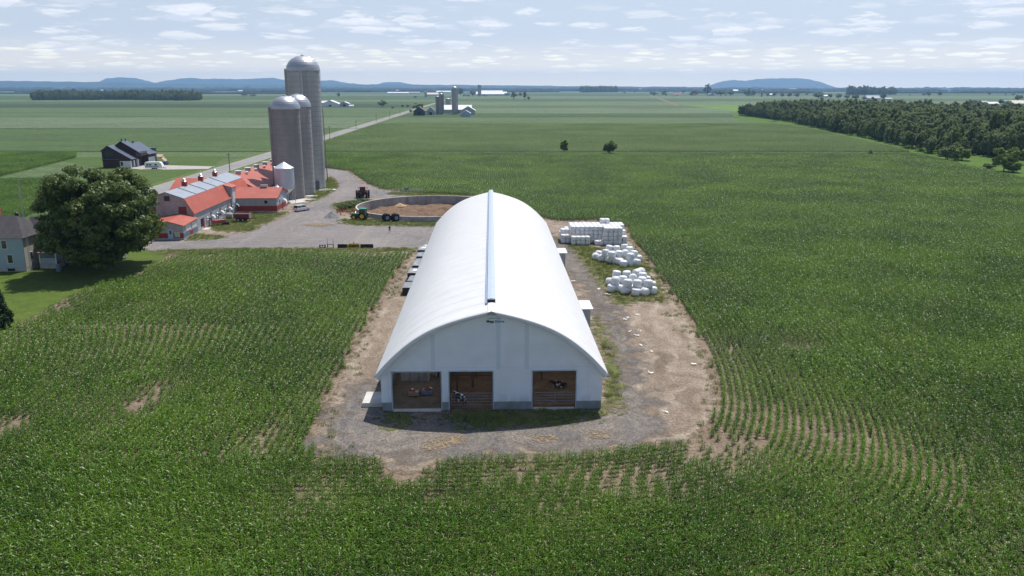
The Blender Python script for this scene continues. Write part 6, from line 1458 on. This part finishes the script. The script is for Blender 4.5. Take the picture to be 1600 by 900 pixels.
# ---- tree belts closing the plain: lumpy ridges of woodland, one below the other
def belt(name, Y, h, x0, x1, seed, step=None, label='', gap=0, depth=60):
    step = step or Y / 700; n = int((x1 - x0) / step); x = x0 + step * np.arange(n + 1)
    z = h * (.45 + .55 * vnoise(x, 0 * x, step * 14, seed) + .45 * vnoise(x, 0 * x + 5, step * 2.1, seed + 1)) * (np.where(vnoise(x, 0 * x + 9, step * 60, seed + 2) > gap, 1, .02))
    yo = 40 * vnoise(x, 0 * x, step * 20, seed + 4); V = []; Fq = []
    rows = [(0, 0), (depth * .05, .55), (depth * .3, .9), (depth * .6, 1), (depth, .8), (depth * 1.3, 0)]
    for (dy, f_) in rows:
        for i in range(n + 1): V.append((x[i], Y + yo[i] + dy, max(-.5, z[i] * f_ * (1 + .25 * (random.random() - .5)) - (.5 if f_ == 0 else 0))))
    for r in range(len(rows) - 1):
        for i in range(n): Fq.append((r * (n + 1) + i, r * (n + 1) + i + 1, (r + 1) * (n + 1) + i + 1, (r + 1) * (n + 1) + i))
    o = link(name, npmesh(name, V, Fq, mat('far_wood', (.030, .052, .022), .95, .3, .02, 2.0, .25))); o['label'] = label; o['category'] = 'wood'; return kind(o, 'stuff')
belt('distant_woodland', 3900, 9, -3000, -500, 31, 5, 'nearer broken belt of trees on the left horizon', .45); belt('distant_woodland', 4300, 12, 900, 3600, 33, 5, 'nearer broken belt of trees on the right horizon', .5)
belt('distant_woodland', 5200, 14, -4200, 300, 11, 6, 'second belt of trees on the left horizon', .25); belt('distant_woodland', 5600, 11, 200, 4600, 12, 6, 'second belt of trees on the right horizon', .35)
belt('distant_woodland', 6400, 18, -6000, 6200, 13, 9, 'third belt of woodland across the whole horizon', .12); belt('distant_woodland', 7800, 22, -7000, 7000, 14, 12, 'fourth belt of woodland across the whole horizon', .05); belt('distant_woodland', 9800, 27, -8500, 8500, 15, 16, 'farthest belt of woodland across the whole horizon', 0)
# ---- hills
def hill(name, Y, prof_px, label, depth=900, seed=1):
    """prof_px: (px, y) skyline as seen; built as a ridge with real height and depth"""
    px = np.array([p[0] for p in prof_px], float); py = np.array([p[1] for p in prof_px], float); xs_ = np.linspace(px[0], px[-1], 140)
    ysk = np.interp(xs_, px, py) ; 
    X_ = (xs_ - 800) / F * Y * (1 / 1.03); Z_ = np.array([max(-3, Zat(Y, y)) for y in ysk]) + (vnoise(xs_, 0 * xs_, 6, seed) - .5) * Y * .0006; V = []; Fq = []; n = len(xs_)
    rows = [(-1, 0), (-.7, .25), (-.45, .55), (-.2, .85), (0, 1), (.3, .8), (1, 0)]
    for dy, f_ in rows:
        for i in range(n): V.append((X_[i], Y + dy * depth, (Z_[i] * f_ * (1 + .10 * (vnoise(X_[i] + 1e5, dy * 3000 + 1e4, 300, seed) - .5) * (f_ < 1)) if f_ else -5)))
    for r in range(len(rows) - 1):
        for i in range(n - 1): Fq.append((r * n + i, r * n + i + 1, (r + 1) * n + i + 1, (r + 1) * n + i))
    o = link(name, npmesh(name, V, Fq, mat('hill_forest', (.045, .075, .04), .95, .2, .004), smooth=True)); return kind(o)
hill('hills', 15300, [(1105, 137), (1118, 130), (1130, 126.5), (1146, 124.8), (1165, 126), (1180, 123.5), (1215, 122.5), (1240, 121.8), (1265, 124), (1280, 128), (1296, 136)], '', 900, 3)
hill('hills', 15800, [(200, 137), (245, 129), (262, 126), (285, 122.5), (300, 121.3), (320, 123.5), (345, 122.8), (375, 123.6), (400, 122.6), (430, 121.4), (450, 126), (490, 126), (520, 125.5), (545, 130), (600, 134), (620, 137)], '', 900, 4)
hill('hills', 17000, [(140, 135), (168, 122.5), (190, 120.5), (210, 121.5), (235, 127), (262, 137)], '', 600, 5); hill('hills', 17000, [(575, 137), (600, 128.5), (625, 128), (650, 133), (665, 137)], '', 500, 6)
hill('hills', 11500, [(-500, 126), (-100, 126), (20, 126.3), (80, 127.2), (140, 128), (200, 128.5), (260, 130.5), (340, 131.5), (450, 132), (600, 132), (760, 133), (900, 134.5), (1100, 136)], '', 800, 7)

# ================================================================== far farms
fwhite = mat('far_white_sheet', (.80, .81, .82), .5, .03, .3); fgrey = mat('far_grey_siding', (.42, .46, .50), .7, .06, .4); fgreen = mat('far_green_siding', (.05, .09, .085), .7); fbrown = mat('far_brown_roof', (.20, .15, .14), .8); fblue = mat('far_blue_grey', (.40, .50, .58), .7); fred = mat('far_red', (.5, .1, .07), .7); fdark = mat('far_dark_opening', (.03, .03, .035), .8)
def gable(name, label, px, yb, wpx, ht, wm_, rm, ridge='y', depth=20, cat='barn', rise=.3, group=None, door=True):
    """gabled building: wpx wide on the photo, ht = eave height in metres"""
    g = G(px, yb); d_ = math.hypot(g[0], g[1]); w = wpx * d_ / F; t = thing(name, label, cat, (g[0], g[1], 0), AX, group); h2 = ht + (w if ridge == 'y' else depth) * .5 * rise * 2
    ov = w * .03 + .3
    if ridge == 'y':
        MB().prism([(-w / 2, 0), (-w / 2, ht), (0, h2), (w / 2, ht), (w / 2, 0)], 0, depth).obj('wall', wm_, t)
        k = (h2 - ht) / (w / 2)
        for s_ in (-1, 1): MB().slab((s_ * (w / 2 + ov), -ov, ht - ov * k + .12), (s_ * (w / 2 + ov), depth + ov, ht - ov * k + .12), (s_ * .002, depth + ov, h2 + .14), (s_ * .002, -ov, h2 + .14), .15).obj('roof', rm, t)
    else:
        MB().prism([(0, 0), (0, ht), (depth / 2, h2), (depth, ht), (depth, 0)], -w / 2, w / 2, 'x').obj('wall', wm_, t)
        k = (h2 - ht) / (depth / 2)
        MB().slab((-w / 2 - ov, -ov, ht - ov * k + .12), (w / 2 + ov, -ov, ht - ov * k + .12), (w / 2 + ov, depth / 2 - .002, h2 + .14), (-w / 2 - ov, depth / 2 - .002, h2 + .14), .15).obj('roof', rm, t)
        MB().slab((-w / 2 - ov, depth + ov, ht - ov * k + .12), (w / 2 + ov, depth + ov, ht - ov * k + .12), (w / 2 + ov, depth / 2 + .002, h2 + .14), (-w / 2 - ov, depth / 2 + .002, h2 + .14), .15).obj('roof', rm, t)
    if door:
        dw = min(w * .3, 5); MB().box(-dw / 2, dw / 2, -.08, -.004, .05, ht * .75).obj('door', fdark, t)
    return t
gable('green_barn', 'dark green gabled barn at the left of the far farm', 655, 180.5, 17, 5.2, fgreen, fbrown, 'y', 14, rise=.36)
gable('farm_house', 'pale gabled house between the green barn and the far silos', 673, 179.5, 13, 4.2, fgrey, mat('slate_roof', (.22, .25, .30), .6), 'y', 12, 'house', .45)
gable('long_white_barn', 'long white-roofed barn behind the far farm silos', 714, 177, 42, 5, fgrey, fwhite, 'x', 22, rise=.22)
gable('grey_gable_barn', 'broad pale gable-fronted barn at the right of the far farm', 731.5, 179.5, 21, 5.2, fgrey, fwhite, 'y', 20, rise=.30)
gable('blue_shed', 'small blue-grey shed before the broad gable barn of the far farm', 728, 182.5, 14, 4.0, fblue, fwhite, 'y', 10, 'shed', .28, door=False)
for (px, yb, yt, wpx, lb, m_, dmr) in ((683.5, 178.5, 151, 5.5, 'left flat-topped dark silo of the far farm', silo_dark, .35), (689.5, 178.8, 148, 6.2, 'dark domed silo of the far farm, beside the flat-topped one', silo_dark, .8), (710.3, 178.8, 138.5, 8.6, 'tallest silo of the far farm', silo_conc, .8), (699.5, 170, 154.5, 7, 'pale short silo standing behind the far farm barn', mat('far_pale_silo', (.45, .41, .40), .8), .3),
                                       (749, 150.5, 133, 5, 'tall distant silo by the very long white barn', silo_conc, .5), (665, 152, 144, 3.2, 'small silo beside the pale-roofed distant barn', silo_conc, .5), (1170.5, 149.5, 137, 3, 'thin dark silo on the right horizon', silo_dark, .8), (1190.5, 151, 141, 2.6, 'short silo beside the right horizon farm', silo_dark, .8)):
    g = G(px, yb); d_ = math.hypot(*g); r = wpx * d_ / F / 2; h = Zat(g[1], yt)
    silo(lb, g[0], g[1] + r, r, h, r * dmr, m_, math.radians(10), rings=False, group='silos of the distant farms', detail=False)
fb_ = [(516, 166.5, 30, 3.5, 'y0', 'low white barns left of the white house beyond the silos', 22), (508, 163.5, 16, 3.5, 'x', 'white-roofed shed behind the low white barns', 16), (538, 166.5, 13, 5, 'y', 'white gabled barn at the farm just beyond the tallest silo', 16), (549, 167, 6, 2, 'x', 'small white shed right of the white gabled barn', 6),
       (622, 146.5, 30, 4.5, 'x', 'long white poultry house left on the plain', 20), (646, 146, 18, 4, 'x', 'grey-white long shed joined right of the long white poultry house', 20), (627, 142.6, 15, 4, 'x', 'white-roofed shed behind the long white poultry house', 30), (676, 149.5, 17, 5, 'x', 'pale cream-roofed barn right of a small silo', 30), (649, 152.5, 6, 3, 'y', 'small dark shed in the field before the cream-roofed barn', 10),
       (686, 141.8, 20, 5, 'x', 'white-roofed barn above the cream-roofed one', 40), (693, 144.4, 21, 4, 'x', 'long low white barn behind the far farm silos', 30), (768, 149, 44, 6, 'x', 'very long white barn right of the distant silo', 40), (768, 145.5, 32, 6, 'x', 'second white barn behind the very long one', 40), (726, 150, 6, 6, 'y', 'small white gabled house left of the distant silo', 12), (732, 150.5, 5, 5, 'y', 'white gabled house touching the dark tree', 12),
       (4, 139.5, 14, 8, 'x', 'white barn on the far left horizon', 40), (26, 141, 8, 5, 'x', 'pale shed on the far left horizon', 30), (34, 142.5, 6, 5, 'x', 'small white house right of the far left barn', 20), (363, 142.5, 5, 5, 'x', 'small white shed near the end of the left wood', 20), (379, 143, 12, 5, 'x', 'white barn right of the left wood', 24), (392, 143, 5, 5, 'x', 'tiny white shed beside the white barn right of the left wood', 20),
       (980, 140.8, 11, 7, 'x', 'white barn on the centre horizon right of the small wood', 40), (1000, 140.6, 8, 7, 'x', 'white barn farther right on the centre horizon', 40), (1083, 148.8, 8, 4, 'x', 'far house with red roof right of the pale track', 14), (1058, 149, 12, 4, 'x', 'grey far house left of the red-roofed one', 14), (1112, 149.5, 8, 5, 'y', 'blue-grey gabled house behind the tall tree', 16),
       (1150, 143, 7, 6, 'x', 'white barn on the right horizon before the mountain', 40), (1205, 150, 6, 5, 'x', 'blue shed on the right plain', 16), (1240, 142, 12, 7, 'x', 'white barns below the mountain end', 60), (1291, 152.5, 6, 5, 'x', 'white house between the trees behind the wood', 14), (1366, 155.5, 18, 4, 'x', 'long pale grey shed behind the wood', 30), (1389, 156.8, 9, 3.5, 'x', 'low grey-roofed house right of the long pale shed', 14),
       (1478, 142, 10, 8, 'x', 'pale blue barn on the far right plain', 50), (1487, 142.6, 5, 6, 'y', 'white gabled house right of the pale blue barn', 20), (1537, 163.5, 11, 4, 'x', 'grey and white house near the right edge', 14), (1553, 164.5, 13, 3, 'x', 'low white shed near the right edge', 14), (1575, 161.5, 14, 3.5, 'x', 'blue-roofed shed near the right edge', 14), (1594, 165, 21, 4, 'x', 'cream-roofed barn cut by the right edge', 24)]
alt = {'cream': mat('cream_roof', (.70, .64, .52), .6), 'red': fred, 'blue': mat('blue_roof', (.10, .30, .36), .6), 'grey': fgrey, 'dark': fgreen}
for i, (px, yb, w, ht, rd, lb, dep) in enumerate(fb_):
    rm = fwhite
    for k in alt:
        if k + '-roof' in lb or (k == 'red' and 'with red roof' in lb) or (k == 'dark' and 'dark shed' in lb) or (k == 'grey' and ('grey' in lb and 'roof' not in lb)) or (k == 'blue' and 'pale blue' in lb): rm = alt[k]
    wl = fblue if 'blue' in lb else fgrey if i % 3 else fwhite
    gable('farm_building', lb, px, yb, w, ht, wl, rm, 'y' if rd[0] == 'y' else 'x', dep, 'farm building', .2, 'distant farm buildings', door=i % 2 == 0)
# village specks: many small pale houses in front of the belts
r = random.Random(5); hb = MB(); hb.prism([(-7, 0), (-7, 4.5), (0, 8.5), (7, 4.5), (7, 0)], 0, 12); hw = hb.obj('wall', fwhite); hwm = hw.data; bpy.data.objects.remove(hw)
hb = MB()
for s_ in (-1, 1): hb.slab((s_ * 7.6, -.4, 4.3), (s_ * 7.6, 12.4, 4.3), (s_ * .002, 12.4, 8.7), (s_ * .002, -.4, 8.7), .15)
hrs = []
for m_ in (fwhite, fbrown, fgrey):
    x_ = hb.obj('roof', m_); hrs.append(x_.data.copy()); hrs[-1].materials.clear(); hrs[-1].materials.append(m_); bpy.data.objects.remove(x_)
for i in range(64):
    px = r.choice([r.uniform(540, 790), r.uniform(790, 1600), r.uniform(0, 540)]); y = r.uniform(139.2, 142.6); g = G(px, y)
    t = thing('distant_house', 'tiny pale house among the trees below the horizon', 'house', (g[0], g[1], 0), r.uniform(-1.2, 1.2), 'tiny houses scattered below the horizon'); link('wall', hwm, t); link('roof', hrs[i % 3], t); t.scale = (r.uniform(.8, 1.6),) * 3
g = G(767.5, 141); o = MB().tube((0, 0, 0), (0, 0, 75), 1.0, .4, 6).obj('radio_mast', galv); o.location = (-.013 * g[1] - 35 + (767 - 767) , g[1], 0); tag(o, 'thin radio mast on the horizon above the far road', 'mast')

# ================================================================== haze
if HAZE:
    hz = bpy.data.materials.new('haze_air'); nt, N, L = nodes(hz); out = N.new('ShaderNodeOutputMaterial'); pv = N.new('ShaderNodeVolumePrincipled')
    pv.inputs['Color'].default_value = (*HAZEC, 1); pv.inputs['Density'].default_value = HAZE; pv.inputs['Anisotropy'].default_value = HAZEG; L.new(pv.outputs[0], out.inputs['Volume'])
    q = MB(); q.box(-18200, 18200, -18200, 18200, -6.5, 320); o = q.obj('haze', hz); kind(o, 'stuff'); o['label'] = 'thin blue summer haze over the plain'; o['category'] = 'haze'
for o in bpy.data.objects:
    if o.name.startswith('haze'): o.visible_shadow = True
S.cycles.volume_bounces = 1 if hasattr(S, 'cycles') else 0
S.cycles.max_bounces = 8; S.cycles.transparent_max_bounces = 12; S.cycles.volume_max_steps = 64
